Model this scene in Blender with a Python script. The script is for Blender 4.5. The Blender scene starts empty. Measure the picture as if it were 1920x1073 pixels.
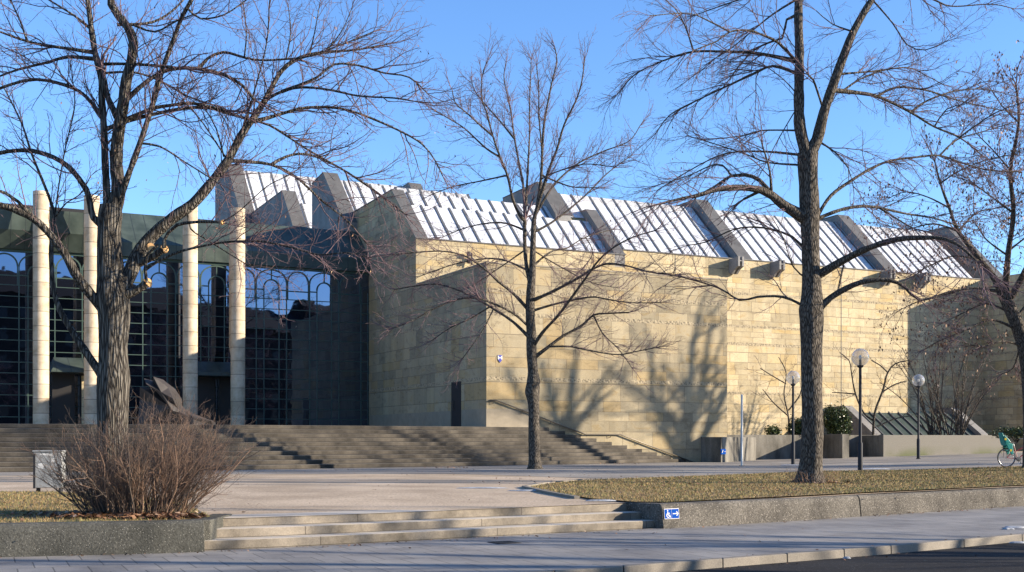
import bpy, bmesh, math, random
import numpy as np
from mathutils import Vector, Matrix
R = math.radians
sc = bpy.context.scene
COL = sc.collection
PI = math.pi

# ------------------------------------------------------------------ camera
F, CX, HY, CZ = 2237.0, 960.0, 826.0, 1.55
cam_d = bpy.data.cameras.new('camera'); cam = bpy.data.objects.new('camera', cam_d); COL.objects.link(cam)
cam.location = (0, 0, CZ); cam.rotation_euler = (R(90), 0, 0)
cam_d.sensor_width = 36; cam_d.lens = F/1920*36; cam_d.shift_y = (HY-536.5)/1920
cam_d.clip_start = .1; cam_d.clip_end = 5000
sc.camera = cam

# ------------------------------------------------------------------ sun and sky
SUN_EL = R(16.5)
sh = Vector((.995, -.105, 0)).normalized()                 # horizontal direction towards the sun
sun_vec = Vector((sh.x*math.cos(SUN_EL), sh.y*math.cos(SUN_EL), math.sin(SUN_EL)))
w = bpy.data.worlds.new('World'); sc.world = w; w.use_nodes = True
nt = w.node_tree; bg = nt.nodes['Background']
sky = nt.nodes.new('ShaderNodeTexSky'); sky.sky_type = 'NISHITA'; sky.sun_disc = False
sky.sun_elevation = SUN_EL; sky.sun_rotation = math.atan2(sh.x, sh.y)
sky.air_density = 1.0; sky.dust_density = 0.25; sky.ozone_density = 5.0; sky.altitude = 500
hs = nt.nodes.new('ShaderNodeHueSaturation'); hs.inputs['Hue'].default_value = .504; hs.inputs['Saturation'].default_value = 1.03; hs.inputs['Value'].default_value = 1.25
nt.links.new(sky.outputs[0], hs.inputs['Color']); nt.links.new(hs.outputs[0], bg.inputs[0]); bg.inputs[1].default_value = .106
sl = bpy.data.lights.new('sun', 'SUN'); sl.energy = 5.0; sl.angle = R(.55); sl.color = (1, .87, .70)
so = bpy.data.objects.new('sun', sl); COL.objects.link(so)
so.rotation_euler = sun_vec.to_track_quat('Z', 'Y').to_euler()
sc.view_settings.view_transform = 'Standard'; sc.view_settings.look = 'None'
sc.view_settings.exposure = 1.28; sc.view_settings.gamma = 1

# ------------------------------------------------------------------ helpers
def px(x, y, D): return Vector(((x-CX)/F*D, D, CZ-(y-HY)/F*D))
def gp(x, y, z): D = (CZ-z)*F/(y-HY); return Vector(((x-CX)/F*D, D, z))
def tag(o, label=None, cat=None, group=None, kind=None):
    for k, v in (('label', label), ('category', cat), ('group', group), ('kind', kind)):
        if v: o[k] = v
    return o
def thing(name, label, cat, loc=(0, 0, 0), rz=0, group=None):
    o = bpy.data.objects.new(name, None); COL.objects.link(o); o.location = loc; o.rotation_euler = (0, 0, rz)
    o.empty_display_size = .2
    return tag(o, label, cat, group)

class MB:
    def __init__(s): s.v = []; s.f = []; s.m = []
    def add(s, vs, fs, mi=0):
        n = len(s.v); s.v += [tuple(v) for v in vs]; s.f += [tuple(i+n for i in f) for f in fs]; s.m += [mi]*len(fs); return s
    def box(s, a, b, mi=0):
        x0, y0, z0 = a; x1, y1, z1 = b
        return s.add([(x0,y0,z0),(x1,y0,z0),(x1,y1,z0),(x0,y1,z0),(x0,y0,z1),(x1,y0,z1),(x1,y1,z1),(x0,y1,z1)],
                     [(0,3,2,1),(4,5,6,7),(0,1,5,4),(1,2,6,5),(2,3,7,6),(3,0,4,7)], mi)
    def prism(s, lo, hi, mi=0):
        n = len(lo)
        return s.add(list(lo)+list(hi), [tuple(range(n))[::-1], tuple(range(n, 2*n))]+[(i,(i+1)%n,(i+1)%n+n,i+n) for i in range(n)], mi)
    def pt(s, poly, t0, t1, mi=0):      # profile in (s, z) drawn along t
        return s.prism([(t0,a,b) for a,b in poly], [(t1,a,b) for a,b in poly], mi)
    def pz(s, poly, z0, z1, mi=0):
        return s.prism([(a,b,z0) for a,b in poly], [(a,b,z1) for a,b in poly], mi)
    def bar(s, a, b, wx, wy, mi=0):     # square bar from a to b
        a = Vector(a); b = Vector(b); d = (b-a).normalized()
        u = d.cross(Vector((0,0,1)));  u = u.normalized() if u.length > 1e-4 else Vector((1,0,0)); v = d.cross(u)
        c = [u*wx/2+v*wy/2, u*-wx/2+v*wy/2, u*-wx/2-v*wy/2, u*wx/2-v*wy/2]
        return s.prism([a+k for k in c], [b+k for k in c], mi)
    def tube(s, pts, rad, n=10, closed=False, mi=0):
        pts = [Vector(p) for p in pts]; m = len(pts)
        if not hasattr(rad, '__len__'): rad = [rad]*m
        vs = []; u = None
        for i, p in enumerate(pts):
            if closed: d = pts[(i+1)%m]-pts[i-1]
            else: d = pts[min(i+1,m-1)]-pts[max(i-1,0)]
            d.normalize()
            if u is None: u = d.orthogonal().normalized()
            else: u = (u-d*u.dot(d)).normalized()
            v = d.cross(u)
            vs += [p+(u*math.cos(2*PI*k/n)+v*math.sin(2*PI*k/n))*rad[i] for k in range(n)]
        fs = []
        for i in range(m if closed else m-1):
            j = (i+1)%m
            fs += [(i*n+k, i*n+(k+1)%n, j*n+(k+1)%n, j*n+k) for k in range(n)]
        if not closed: fs += [tuple(range(n))[::-1], tuple(range((m-1)*n, m*n))]
        return s.add(vs, fs, mi)
    def lathe(s, prof, c=(0,0,0), n=24, mi=0):
        vs = [(c[0]+r*math.cos(2*PI*k/n), c[1]+r*math.sin(2*PI*k/n), c[2]+z) for r,z in prof for k in range(n)]
        fs = [(i*n+k, i*n+(k+1)%n, (i+1)*n+(k+1)%n, (i+1)*n+k) for i in range(len(prof)-1) for k in range(n)]
        fs += [tuple(range(n))[::-1], tuple(range((len(prof)-1)*n, len(prof)*n))]
        return s.add(vs, fs, mi)
    def build(s, name, mats, parent=None, smooth=False, bevel=0, recalc=True):
        me = bpy.data.meshes.new(name); me.from_pydata(s.v, [], s.f)
        for m in (mats if isinstance(mats, (list, tuple)) else [mats]): me.materials.append(m)
        me.polygons.foreach_set('material_index', s.m)
        if recalc:
            bm = bmesh.new(); bm.from_mesh(me); bmesh.ops.recalc_face_normals(bm, faces=bm.faces); bm.to_mesh(me); bm.free()
        if smooth: me.polygons.foreach_set('use_smooth', [True]*len(me.polygons))
        o = bpy.data.objects.new(name, me); COL.objects.link(o)
        if parent: o.parent = parent
        if bevel:
            b = o.modifiers.new('edge', 'BEVEL'); b.width = bevel; b.segments = 2; b.limit_method = 'ANGLE'
        if smooth == 'auto':
            me.set_sharp_from_angle(angle=R(40))
        return o

# ------------------------------------------------------------------ materials
def mat(name, build):
    m = bpy.data.materials.new(name); m.use_nodes = True
    n = m.node_tree.nodes; l = m.node_tree.links; p = n['Principled BSDF']; p.inputs['Specular IOR Level'].default_value = .3
    build(m, n, l, p); return m
def nd(n, t, **kw):
    x = n.new('ShaderNode'+t)
    for k, v in kw.items():
        if k in x.inputs: x.inputs[k].default_value = v
        else: setattr(x, k, v)
    return x
def ramp(n, stops):
    r = n.new('ShaderNodeValToRGB'); e = r.color_ramp.elements
    while len(e) < len(stops): e.new(.5)
    for q, (p, c) in zip(e, stops): q.position = p; q.color = (*c, 1) if len(c) == 3 else c
    return r
def mixc(n, l, fac, a, b, mode='MIX'):
    x = n.new('ShaderNodeMix'); x.data_type = 'RGBA'; x.blend_type = mode
    for i, v in ((0, fac), (6, a), (7, b)):
        if isinstance(v, bpy.types.NodeSocket): l.new(v, x.inputs[i])
        elif i == 0: x.inputs[0].default_value = v
        else: x.inputs[i].default_value = (*v, 1)
    return x.outputs[2]
def mth(n, l, op, a, b=0, c=0):
    x = n.new('ShaderNodeMath'); x.operation = op
    for i, v in enumerate((a, b, c)):
        if isinstance(v, bpy.types.NodeSocket): l.new(v, x.inputs[i])
        else: x.inputs[i].default_value = v
    return x.outputs[0]
def bump(n, l, p, h, s=.3, d=.02):
    b = nd(n, 'Bump', Strength=s, Distance=d); l.new(h, b.inputs['Height']); l.new(b.outputs[0], p.inputs['Normal'])
def simple(name, col, rough=.8, metal=0, spec=.3):
    def f(m, n, l, p):
        p.inputs['Base Color'].default_value = (*col, 1); p.inputs['Roughness'].default_value = rough
        p.inputs['Metallic'].default_value = metal; p.inputs['Specular IOR Level'].default_value = spec
    return mat(name, f)
def mottled(name, c1, c2, scale=3, rough=.85, fine=60, fs=.35, bs=.3, bd=.01, stretch=(1,1,1), spec=.2, c3=None, metal=0):
    """two-tone surface: broad stains + fine grain"""
    def f(m, n, l, p):
        tc = nd(n, 'TexCoord'); mp = nd(n, 'Mapping'); mp.inputs['Scale'].default_value = stretch
        l.new(tc.outputs['Object'], mp.inputs[0])
        a = nd(n, 'TexNoise', Scale=scale, Detail=6, Roughness=.6); l.new(mp.outputs[0], a.inputs[0])
        b = nd(n, 'TexNoise', Scale=fine, Detail=3, Roughness=.7); l.new(mp.outputs[0], b.inputs[0])
        r = ramp(n, [(.32, c1), (.68, c2)]); l.new(a.outputs[0], r.inputs[0])
        g = ramp(n, [(.3, (1-fs,)*3), (.7, (1+fs*.6,)*3)]); l.new(b.outputs[0], g.inputs[0])
        c = mixc(n, l, 1, r.outputs[0], g.outputs[0], 'MULTIPLY')
        if c3:
            v = nd(n, 'TexVoronoi', Scale=fine*.8); l.new(mp.outputs[0], v.inputs[0])
            q = mth(n, l, 'LESS_THAN', v.outputs['Distance'], .16); c = mixc(n, l, q, c, c3)
        l.new(c, p.inputs['Base Color']); p.inputs['Roughness'].default_value = rough; p.inputs['Metallic'].default_value = metal
        p.inputs['Specular IOR Level'].default_value = spec
        bump(n, l, p, mth(n, l, 'ADD', a.outputs[0], mth(n, l, 'MULTIPLY', b.outputs[0], .5)), bs, bd)
    return mat(name, f)

BANDS = (4.42, 7.42, 8.5, 10.5)
def stone_mat(name, bw, rh, c1, c2, c3, mort=.014, off=.4):
    def f(m, n, l, p):
        tc = nd(n, 'TexCoord'); sx = nd(n, 'SeparateXYZ'); l.new(tc.outputs['Object'], sx.inputs[0])
        u = mth(n, l, 'ADD', sx.outputs[0], sx.outputs[1]); z = sx.outputs[2]
        # uneven courses: warp z a little by row so heights differ
        zz = mth(n, l, 'ADD', z, mth(n, l, 'MULTIPLY', mth(n, l, 'SINE', mth(n, l, 'MULTIPLY', z, 2.3)), .16))
        row = mth(n, l, 'FLOOR', mth(n, l, 'DIVIDE', zz, rh))
        wn = nd(n, 'TexWhiteNoise', noise_dimensions='1D'); l.new(row, wn.inputs['W'])
        uu = mth(n, l, 'ADD', u, mth(n, l, 'MULTIPLY', wn.outputs[0], 2.7))
        uu = mth(n, l, 'ADD', uu, mth(n, l, 'MULTIPLY', mth(n, l, 'SINE', mth(n, l, 'MULTIPLY', uu, 1.7)), .25))
        cx = nd(n, 'CombineXYZ'); l.new(uu, cx.inputs[0]); l.new(zz, cx.inputs[1])
        br = nd(n, 'TexBrick', Scale=1, **{'Mortar Size': mort, 'Mortar Smooth': .2, 'Bias': 0.0, 'Brick Width': bw, 'Row Height': rh})
        br.offset = 0; br.inputs['Color1'].default_value = (0,0,0,1); br.inputs['Color2'].default_value = (1,1,1,1); br.inputs['Mortar'].default_value = (.5,.5,.5,1)
        l.new(cx.outputs[0], br.inputs['Vector'])
        r = ramp(n, [(0, c2), (.4, c1), (.75, tuple(x*1.16 for x in c1)), (.9, c3), (1, tuple(x*.95 for x in c3))]); l.new(br.outputs[0], r.inputs[0])
        # veins inside blocks
        mp = nd(n, 'Mapping'); mp.inputs['Scale'].default_value = (1, 1, 1.9); l.new(tc.outputs['Object'], mp.inputs[0])
        a = nd(n, 'TexNoise', Scale=1.3, Detail=8, Roughness=.62, Distortion=.6); l.new(mp.outputs[0], a.inputs[0])
        v = ramp(n, [(.30, (.58,.54,.50)), (.45, (.98,.98,.98)), (.56, (1.06,1.04,1.0)), (.70, (.93,.80,.58))]); l.new(a.outputs[0], v.inputs[0])
        c = mixc(n, l, .75, r.outputs[0], v.outputs[0], 'MULTIPLY')
        b = nd(n, 'TexNoise', Scale=14, Detail=5, Roughness=.7); l.new(mp.outputs[0], b.inputs[0])
        g = ramp(n, [(.3, (.82,.8,.78)), (.65, (1.08,1.08,1.08))]); l.new(b.outputs[0], g.inputs[0])
        c = mixc(n, l, 1, c, g.outputs[0], 'MULTIPLY')
        # weathering streaks that run down
        mp2 = nd(n, 'Mapping'); mp2.inputs['Scale'].default_value = (1, 1, .12); l.new(tc.outputs['Object'], mp2.inputs[0])
        st = nd(n, 'TexNoise', Scale=1.1, Detail=5, Roughness=.6); l.new(mp2.outputs[0], st.inputs[0])
        sr = ramp(n, [(.4, (.8,.79,.77)), (.58, (1,1,1))]); l.new(st.outputs[0], sr.inputs[0])
        c = mixc(n, l, .7, c, sr.outputs[0], 'MULTIPLY')
        jm = mth(n, l, 'MULTIPLY', br.outputs['Fac'], .8)
        c = mixc(n, l, jm, c, (.16,.13,.09))
        # rough bands
        bb = None
        for k in BANDS:
            q = mth(n, l, 'LESS_THAN', mth(n, l, 'ABSOLUTE', mth(n, l, 'SUBTRACT', z, k)), .085)
            bb = q if bb is None else mth(n, l, 'MAXIMUM', bb, q)
        vb = nd(n, 'TexVoronoi', Scale=9); l.new(tc.outputs['Object'], vb.inputs[0])
        bc = ramp(n, [(.1, (.10,.085,.06)), (.6, (.36,.30,.2))]); l.new(vb.outputs['Distance'], bc.inputs[0])
        c = mixc(n, l, mth(n, l, 'MULTIPLY', bb, .8), c, bc.outputs[0])
        l.new(c, p.inputs['Base Color']); p.inputs['Roughness'].default_value = .85; p.inputs['Specular IOR Level'].default_value = .15
        h = mth(n, l, 'SUBTRACT', mth(n, l, 'MULTIPLY', b.outputs[0], .35), br.outputs['Fac'])
        h = mth(n, l, 'ADD', h, mth(n, l, 'MULTIPLY', mth(n, l, 'MULTIPLY', vb.outputs['Distance'], bb), 3))
        bump(n, l, p, h, .5, .02)
    return mat(name, f)

M = {}
M['stone_big'] = stone_mat('sandstone_large_shaded', 1.25, .60, (.335,.285,.19), (.25,.218,.152), (.365,.285,.16))  # greyer, darker base: soft crown shade on the front block put into the colour
M['stone'] = stone_mat('sandstone', .95, .43, (.45,.378,.245), (.37,.312,.20), (.46,.36,.195))
M['granite'] = mottled('granite_plinth', (.24,.205,.15), (.31,.265,.195), 2, .8, 90, .2, .2, .005)
M['concrete'] = mottled('exposed_concrete', (.065,.06,.05), (.21,.195,.165), 1.5, .9, 40, .3, .35, .01, (1,1,.3))
def mossy(m, n, l, p):
    tc = nd(n, 'TexCoord'); a = nd(n, 'TexNoise', Scale=.5, Detail=6); l.new(tc.outputs['Object'], a.inputs[0]); sx = nd(n, 'SeparateXYZ'); l.new(tc.outputs['Object'], sx.inputs[0])
    b = nd(n, 'TexNoise', Scale=30, Detail=4); l.new(tc.outputs['Object'], b.inputs[0])
    r = ramp(n, [(.35, (.12,.11,.092)), (.65, (.21,.195,.165))]); l.new(b.outputs[0], r.inputs[0])
    q = mth(n, l, 'MULTIPLY', mth(n, l, 'SMOOTH_MIN', 1, mth(n, l, 'MAXIMUM', 0, mth(n, l, 'MULTIPLY', mth(n, l, 'SUBTRACT', a.outputs[0], .45), 6)), .1), mth(n, l, 'MAXIMUM', 0, mth(n, l, 'SUBTRACT', 1, mth(n, l, 'MULTIPLY', mth(n, l, 'SUBTRACT', sx.outputs[2], .5), 1.3))))
    c = mixc(n, l, q, r.outputs[0], (.07,.085,.02)); l.new(c, p.inputs['Base Color']); p.inputs['Roughness'].default_value = .9; bump(n, l, p, b.outputs[0], .3, .01)
M['mossy'] = mat('mossy_concrete', mossy)
M['hood_stone'] = mottled('hood_concrete', (.17,.165,.16), (.26,.25,.235), .8, .9, 12, .2, .2, .01, (1,1,.6))
M['lead'] = mottled('lead_sheet', (.085,.083,.08), (.13,.126,.12), 1.5, .6, 50, .25, .2, .005)
M['glass_roof'] = None
def skyglass(m, n, l, p):
    tc = nd(n, 'TexCoord'); a = nd(n, 'TexNoise', Scale=2.2, Detail=5); l.new(tc.outputs['Object'], a.inputs[0])
    r = ramp(n, [(.3, (.44,.455,.475)), (.62, (.66,.67,.68))]); l.new(a.outputs[0], r.inputs[0])
    sx = nd(n, 'SeparateXYZ'); l.new(tc.outputs['Object'], sx.inputs[0])
    # horizontal pane joints
    fr = mth(n, l, 'FRACT', mth(n, l, 'MULTIPLY', sx.outputs[1], 1.05)); q = mth(n, l, 'LESS_THAN', fr, .025)
    c = mixc(n, l, mth(n, l, 'MULTIPLY', q, .8), r.outputs[0], (.2,.21,.22))
    l.new(c, p.inputs['Base Color']); p.inputs['Roughness'].default_value = .28; p.inputs['Specular IOR Level'].default_value = .6
M['glass_roof'] = mat('frosted_roof_glass', skyglass)
M['flash'] = mottled('zinc_flashing', (.36,.36,.355), (.6,.6,.59), 3, .5, 30, .3)
M['rafter'] = simple('rafter_metal', (.09,.095,.10), .5)
def facade_glass(m, n, l, p):
    tc = nd(n, 'TexCoord'); a = nd(n, 'TexNoise', Scale=1.3, Detail=1, Distortion=.3); l.new(tc.outputs['Object'], a.inputs[0])
    p.inputs['Base Color'].default_value = (.15,.185,.27,1); p.inputs['Metallic'].default_value = 1; p.inputs['Roughness'].default_value = .015
    bump(n, l, p, a.outputs[0], .10, .02)
M['facade_glass'] = mat('dark_reflective_glass', facade_glass)
M['mullion'] = simple('green_bronze_frame', (.045,.075,.062), .45)
M['door_dark'] = simple('dark_metal_door', (.022,.02,.019), .5)
def copper(m, n, l, p):
    tc = nd(n, 'TexCoord'); sx = nd(n, 'SeparateXYZ'); l.new(tc.outputs['Object'], sx.inputs[0])
    a = nd(n, 'TexNoise', Scale=1.2, Detail=6); l.new(tc.outputs['Object'], a.inputs[0])
    r = ramp(n, [(.3, (.028,.040,.034)), (.7, (.068,.088,.074))]); l.new(a.outputs[0], r.inputs[0])
    fr = mth(n, l, 'FRACT', mth(n, l, 'MULTIPLY', sx.outputs[0], 1.45)); q = mth(n, l, 'LESS_THAN', fr, .06)
    c = mixc(n, l, q, r.outputs[0], (.03,.04,.038)); l.new(c, p.inputs['Base Color'])
    p.inputs['Roughness'].default_value = .45; bump(n, l, p, q, .6, .03)
M['copper'] = mat('green_copper_sheet', copper)
def colmat(m, n, l, p):
    tc = nd(n, 'TexCoord'); sx = nd(n, 'SeparateXYZ'); l.new(tc.outputs['Object'], sx.inputs[0])
    a = nd(n, 'TexNoise', Scale=2.2, Detail=8, Roughness=.65); l.new(tc.outputs['Object'], a.inputs[0])
    r = ramp(n, [(.28, (.34,.265,.17)), (.5, (.50,.405,.285)), (.7, (.58,.485,.355))]); l.new(a.outputs[0], r.inputs[0])
    fr = mth(n, l, 'FRACT', mth(n, l, 'DIVIDE', sx.outputs[2], .72)); q = mth(n, l, 'LESS_THAN', fr, .04)
    wn = nd(n, 'TexWhiteNoise', noise_dimensions='1D'); l.new(mth(n, l, 'FLOOR', mth(n, l, 'DIVIDE', sx.outputs[2], .72)), wn.inputs['W'])
    g = ramp(n, [(0, (.82,.8,.78)), (1, (1.05,1.05,1.05))]); l.new(wn.outputs[0], g.inputs[0])
    c = mixc(n, l, 1, r.outputs[0], g.outputs[0], 'MULTIPLY'); c = mixc(n, l, mth(n, l, 'MULTIPLY', q, .85), c, (.10,.08,.06))
    l.new(c, p.inputs['Base Color']); p.inputs['Roughness'].default_value = .85; bump(n, l, p, mth(n, l, 'SUBTRACT', a.outputs[0], q), .3, .01)
M['column'] = mat('column_stone', colmat)
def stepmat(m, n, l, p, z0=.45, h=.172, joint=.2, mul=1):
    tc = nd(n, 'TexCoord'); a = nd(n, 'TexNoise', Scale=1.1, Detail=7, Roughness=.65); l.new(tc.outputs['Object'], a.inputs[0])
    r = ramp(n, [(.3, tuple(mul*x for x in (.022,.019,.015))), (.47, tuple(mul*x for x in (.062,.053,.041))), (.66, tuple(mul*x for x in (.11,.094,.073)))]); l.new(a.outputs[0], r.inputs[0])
    b = nd(n, 'TexNoise', Scale=45, Detail=4, Roughness=.8); l.new(tc.outputs['Object'], b.inputs[0])
    g = ramp(n, [(.3, (.7,.7,.7)), (.7, (1.2,1.2,1.2))]); l.new(b.outputs[0], g.inputs[0])
    c = mixc(n, l, 1, r.outputs[0], g.outputs[0], 'MULTIPLY')
    sx = nd(n, 'SeparateXYZ'); l.new(tc.outputs['Object'], sx.inputs[0])
    u = mth(n, l, 'ADD', mth(n, l, 'MULTIPLY', sx.outputs[0], .8), mth(n, l, 'MULTIPLY', sx.outputs[1], .6))
    row = mth(n, l, 'FLOOR', mth(n, l, 'DIVIDE', mth(n, l, 'SUBTRACT', sx.outputs[2], .002), .133))
    wn = nd(n, 'TexWhiteNoise', noise_dimensions='1D'); l.new(row, wn.inputs['W'])
    fr = mth(n, l, 'FRACT', mth(n, l, 'DIVIDE', mth(n, l, 'ADD', u, mth(n, l, 'MULTIPLY', wn.outputs[0], 7)), 3.1)); q = mth(n, l, 'LESS_THAN', fr, .005)
    c = mixc(n, l, mth(n, l, 'MULTIPLY', q, .8), c, (.06,.05,.04))
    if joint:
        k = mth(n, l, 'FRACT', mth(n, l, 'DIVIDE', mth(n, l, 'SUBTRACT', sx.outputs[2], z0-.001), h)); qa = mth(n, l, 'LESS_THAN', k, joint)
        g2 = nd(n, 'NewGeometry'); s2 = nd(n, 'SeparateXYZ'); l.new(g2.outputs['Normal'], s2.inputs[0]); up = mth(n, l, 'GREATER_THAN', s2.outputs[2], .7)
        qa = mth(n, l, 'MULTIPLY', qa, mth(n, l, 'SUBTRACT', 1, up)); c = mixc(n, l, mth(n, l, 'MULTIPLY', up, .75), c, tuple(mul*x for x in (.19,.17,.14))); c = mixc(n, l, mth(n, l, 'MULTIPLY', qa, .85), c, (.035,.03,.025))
    l.new(c, p.inputs['Base Color']); p.inputs['Roughness'].default_value = .9; bump(n, l, p, b.outputs[0], .3, .006)
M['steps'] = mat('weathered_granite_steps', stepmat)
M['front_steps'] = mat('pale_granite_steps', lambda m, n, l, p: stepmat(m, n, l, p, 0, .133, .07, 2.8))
M['terrace'] = mottled('terrace_stone', (.42,.37,.30), (.55,.49,.40), 1, .9, 30, .2)
M['gravel'] = mottled('gravel', (.34,.26,.175), (.56,.44,.31), .45, .95, 22, .45, .25, .02, c3=(.22,.18,.14))
M['asphalt_path'] = mottled('path_asphalt', (.20,.18,.155), (.34,.305,.255), .35, .9, 60, .35, .3, .008, c3=(.33,.31,.28))
M['road'] = mottled('road_asphalt', (.018,.018,.02), (.038,.037,.036), .5, 1, 45, .55, .4, .012, (.5,1,1), .1, c3=(.12,.115,.11))
def pave(m, n, l, p):
    tc = nd(n, 'TexCoord'); mp = nd(n, 'Mapping'); mp.inputs['Rotation'].default_value = (0, 0, R(-24)); l.new(tc.outputs['Object'], mp.inputs[0])
    br = nd(n, 'TexBrick', Scale=1, **{'Mortar Size': .009, 'Mortar Smooth': .1, 'Brick Width': .40, 'Row Height': .78}); br.offset = .5
    br.inputs['Color1'].default_value = (.205,.195,.18,1); br.inputs['Color2'].default_value = (.25,.235,.215,1); br.inputs['Mortar'].default_value = (.10,.097,.09,1)
    l.new(mp.outputs[0], br.inputs[0])
    a = nd(n, 'TexNoise', Scale=.9, Detail=7, Roughness=.6); l.new(tc.outputs['Object'], a.inputs[0])
    r = ramp(n, [(.3, (.62,.62,.64)), (.5, (.95,.95,.95)), (.68, (1.18,1.17,1.14))]); l.new(a.outputs[0], r.inputs[0])
    b = nd(n, 'TexNoise', Scale=70, Detail=4, Roughness=.8); l.new(tc.outputs['Object'], b.inputs[0])
    g = ramp(n, [(.3, (.75,.75,.75)), (.7, (1.2,1.2,1.2))]); l.new(b.outputs[0], g.inputs[0])
    c = mixc(n, l, 1, br.outputs[0], r.outputs[0], 'MULTIPLY'); c = mixc(n, l, 1, c, g.outputs[0], 'MULTIPLY')
    l.new(c, p.inputs['Base Color']); p.inputs['Roughness'].default_value = .8
    bump(n, l, p, mth(n, l, 'SUBTRACT', mth(n, l, 'MULTIPLY', b.outputs[0], .3), br.outputs['Fac']), .4, .008)
M['pave'] = mat('paving_slabs', pave)
M['kerb'] = mottled('granite_kerb', (.17,.152,.125), (.25,.22,.18), 1.5, .85, 60, .3, .3, .006)
M['aggregate_shaded'] = mottled('shaded_aggregate', (.045,.045,.038), (.10,.097,.082), 1.3, .95, 38, .5, .8, .02, c3=(.25,.235,.20))  # shade from trees out of view is painted into this wall colour
M['aggregate'] = mottled('exposed_aggregate_concrete', (.055,.05,.043), (.145,.132,.112), 1.3, .95, 30, .6, 1.0, .025, c3=(.34,.31,.27))
def grassm(m, n, l, p):
    tc = nd(n, 'TexCoord'); a = nd(n, 'TexNoise', Scale=.7, Detail=6, Roughness=.65); l.new(tc.outputs['Object'], a.inputs[0])
    r = ramp(n, [(.3, (.17,.11,.06)), (.42, (.27,.185,.09)), (.52, (.24,.18,.08)), (.62, (.12,.13,.045))]); l.new(a.outputs[0], r.inputs[0])
    b = nd(n, 'TexNoise', Scale=35, Detail=5, Roughness=.8); l.new(tc.outputs['Object'], b.inputs[0])
    g = ramp(n, [(.3, (.5,.5,.5)), (.7, (1.35,1.35,1.35))]); l.new(b.outputs[0], g.inputs[0])
    c = mixc(n, l, 1, r.outputs[0], g.outputs[0], 'MULTIPLY'); l.new(c, p.inputs['Base Color']); p.inputs['Roughness'].default_value = 1
    bump(n, l, p, b.outputs[0], .8, .04)
M['lawn'] = mat('winter_lawn', grassm)
def blade(m, n, l, p):
    g = nd(n, 'NewGeometry'); r = ramp(n, [(0, (.25,.15,.07)), (.42, (.25,.18,.08)), (.62, (.13,.15,.045)), (1, (.42,.30,.16))]); l.new(g.outputs['Random Per Island'], r.inputs[0])
    l.new(r.outputs[0], p.inputs['Base Color']); p.inputs['Roughness'].default_value = 1
M['blade'] = mat('grass_blades', blade)
def leafm(m, n, l, p):
    g = nd(n, 'NewGeometry'); r = ramp(n, [(0, (.085,.042,.024)), (.5, (.16,.078,.042)), (.85, (.26,.15,.085)), (1, (.48,.34,.24))]); l.new(g.outputs['Random Per Island'], r.inputs[0])
    l.new(r.outputs[0], p.inputs['Base Color']); p.inputs['Roughness'].default_value = .7
M['dead_leaf'] = mat('dead_leaves', leafm)
def greenleaf(m, n, l, p):
    g = nd(n, 'NewGeometry'); r = ramp(n, [(0, (.018,.03,.012)), (.6, (.04,.06,.02)), (1, (.09,.11,.035))]); l.new(g.outputs['Random Per Island'], r.inputs[0])
    l.new(r.outputs[0], p.inputs['Base Color']); p.inputs['Roughness'].default_value = .35
M['evergreen'] = mat('evergreen_leaves', greenleaf)
def bark(name, c1, c2, sc_, bd, st=.22):
    def f(m, n, l, p):
        tc = nd(n, 'TexCoord'); mp = nd(n, 'Mapping'); mp.inputs['Scale'].default_value = (1, 1, st); l.new(tc.outputs['Object'], mp.inputs[0])
        nz = nd(n, 'TexNoise', Scale=4, Detail=3); l.new(mp.outputs[0], nz.inputs[0])
        vm = nd(n, 'VectorMath', operation='MULTIPLY_ADD'); l.new(nz.outputs[1], vm.inputs[0]); vm.inputs[1].default_value = (.12,.12,.12); l.new(mp.outputs[0], vm.inputs[2])
        v = nd(n, 'TexVoronoi', Scale=sc_, feature='DISTANCE_TO_EDGE'); l.new(vm.outputs[0], v.inputs[0])
        a = nd(n, 'TexNoise', Scale=sc_*1.7, Detail=7, Roughness=.7); l.new(mp.outputs[0], a.inputs[0])
        h = mth(n, l, 'MULTIPLY', mth(n, l, 'MINIMUM', v.outputs[0], .28), 3); h2 = mth(n, l, 'ADD', h, mth(n, l, 'MULTIPLY', a.outputs[0], .9))
        r = ramp(n, [(.35, c1), (1.0, c2)]); l.new(mth(n, l, 'MULTIPLY', h2, .72), r.inputs[0]); l.new(r.outputs[0], p.inputs['Base Color'])
        p.inputs['Roughness'].default_value = .95; p.inputs['Specular IOR Level'].default_value = .1
        bump(n, l, p, h2, 1, bd)
    return mat(name, f)
M['bark_big'] = bark('furrowed_bark', (.028,.024,.02), (.20,.18,.15), 24, .03, .10)
M['bark'] = bark('grey_bark', (.028,.024,.02), (.19,.165,.135), 26, .02, .22)
M['twig'] = simple('twig_bark', (.15,.10,.105), .8, spec=.2)
M['twig_light'] = simple('shoot_bark', (.23,.15,.105), .8, spec=.2)
M['shrub'] = simple('shrub_bark', (.085,.066,.054), .8)
M['cutwood'] = mottled('fresh_sawn_wood', (.62,.33,.12), (.75,.45,.2), 8, .8, 60, .2)
M['bronze'] = mottled('dark_bronze', (.035,.03,.028), (.06,.053,.048), 2, .5, 20, .2, .3, .02)
M['white_paint'] = simple('white_paint', (.60,.59,.56), .5)
M['blue_sign'] = simple('sign_blue', (.006,.055,.27), .9, spec=.03)
M['shield_blue'] = simple('shield_blue', (.05,.06,.32), .45)
M['pole_dark'] = simple('lamp_pole', (.028,.029,.033), .6, spec=.15)
M['rail'] = simple('bronze_handrail', (.14,.12,.09), .4, .6)
M['box_grey'] = mottled('painted_metal', (.24,.245,.24), (.34,.345,.335), 3, .6, 20, .12, .1)
M['snow'] = mottled('old_snow', (.27,.28,.29), (.42,.43,.44), 6, .8, 30, .2, .5, .03)
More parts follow.
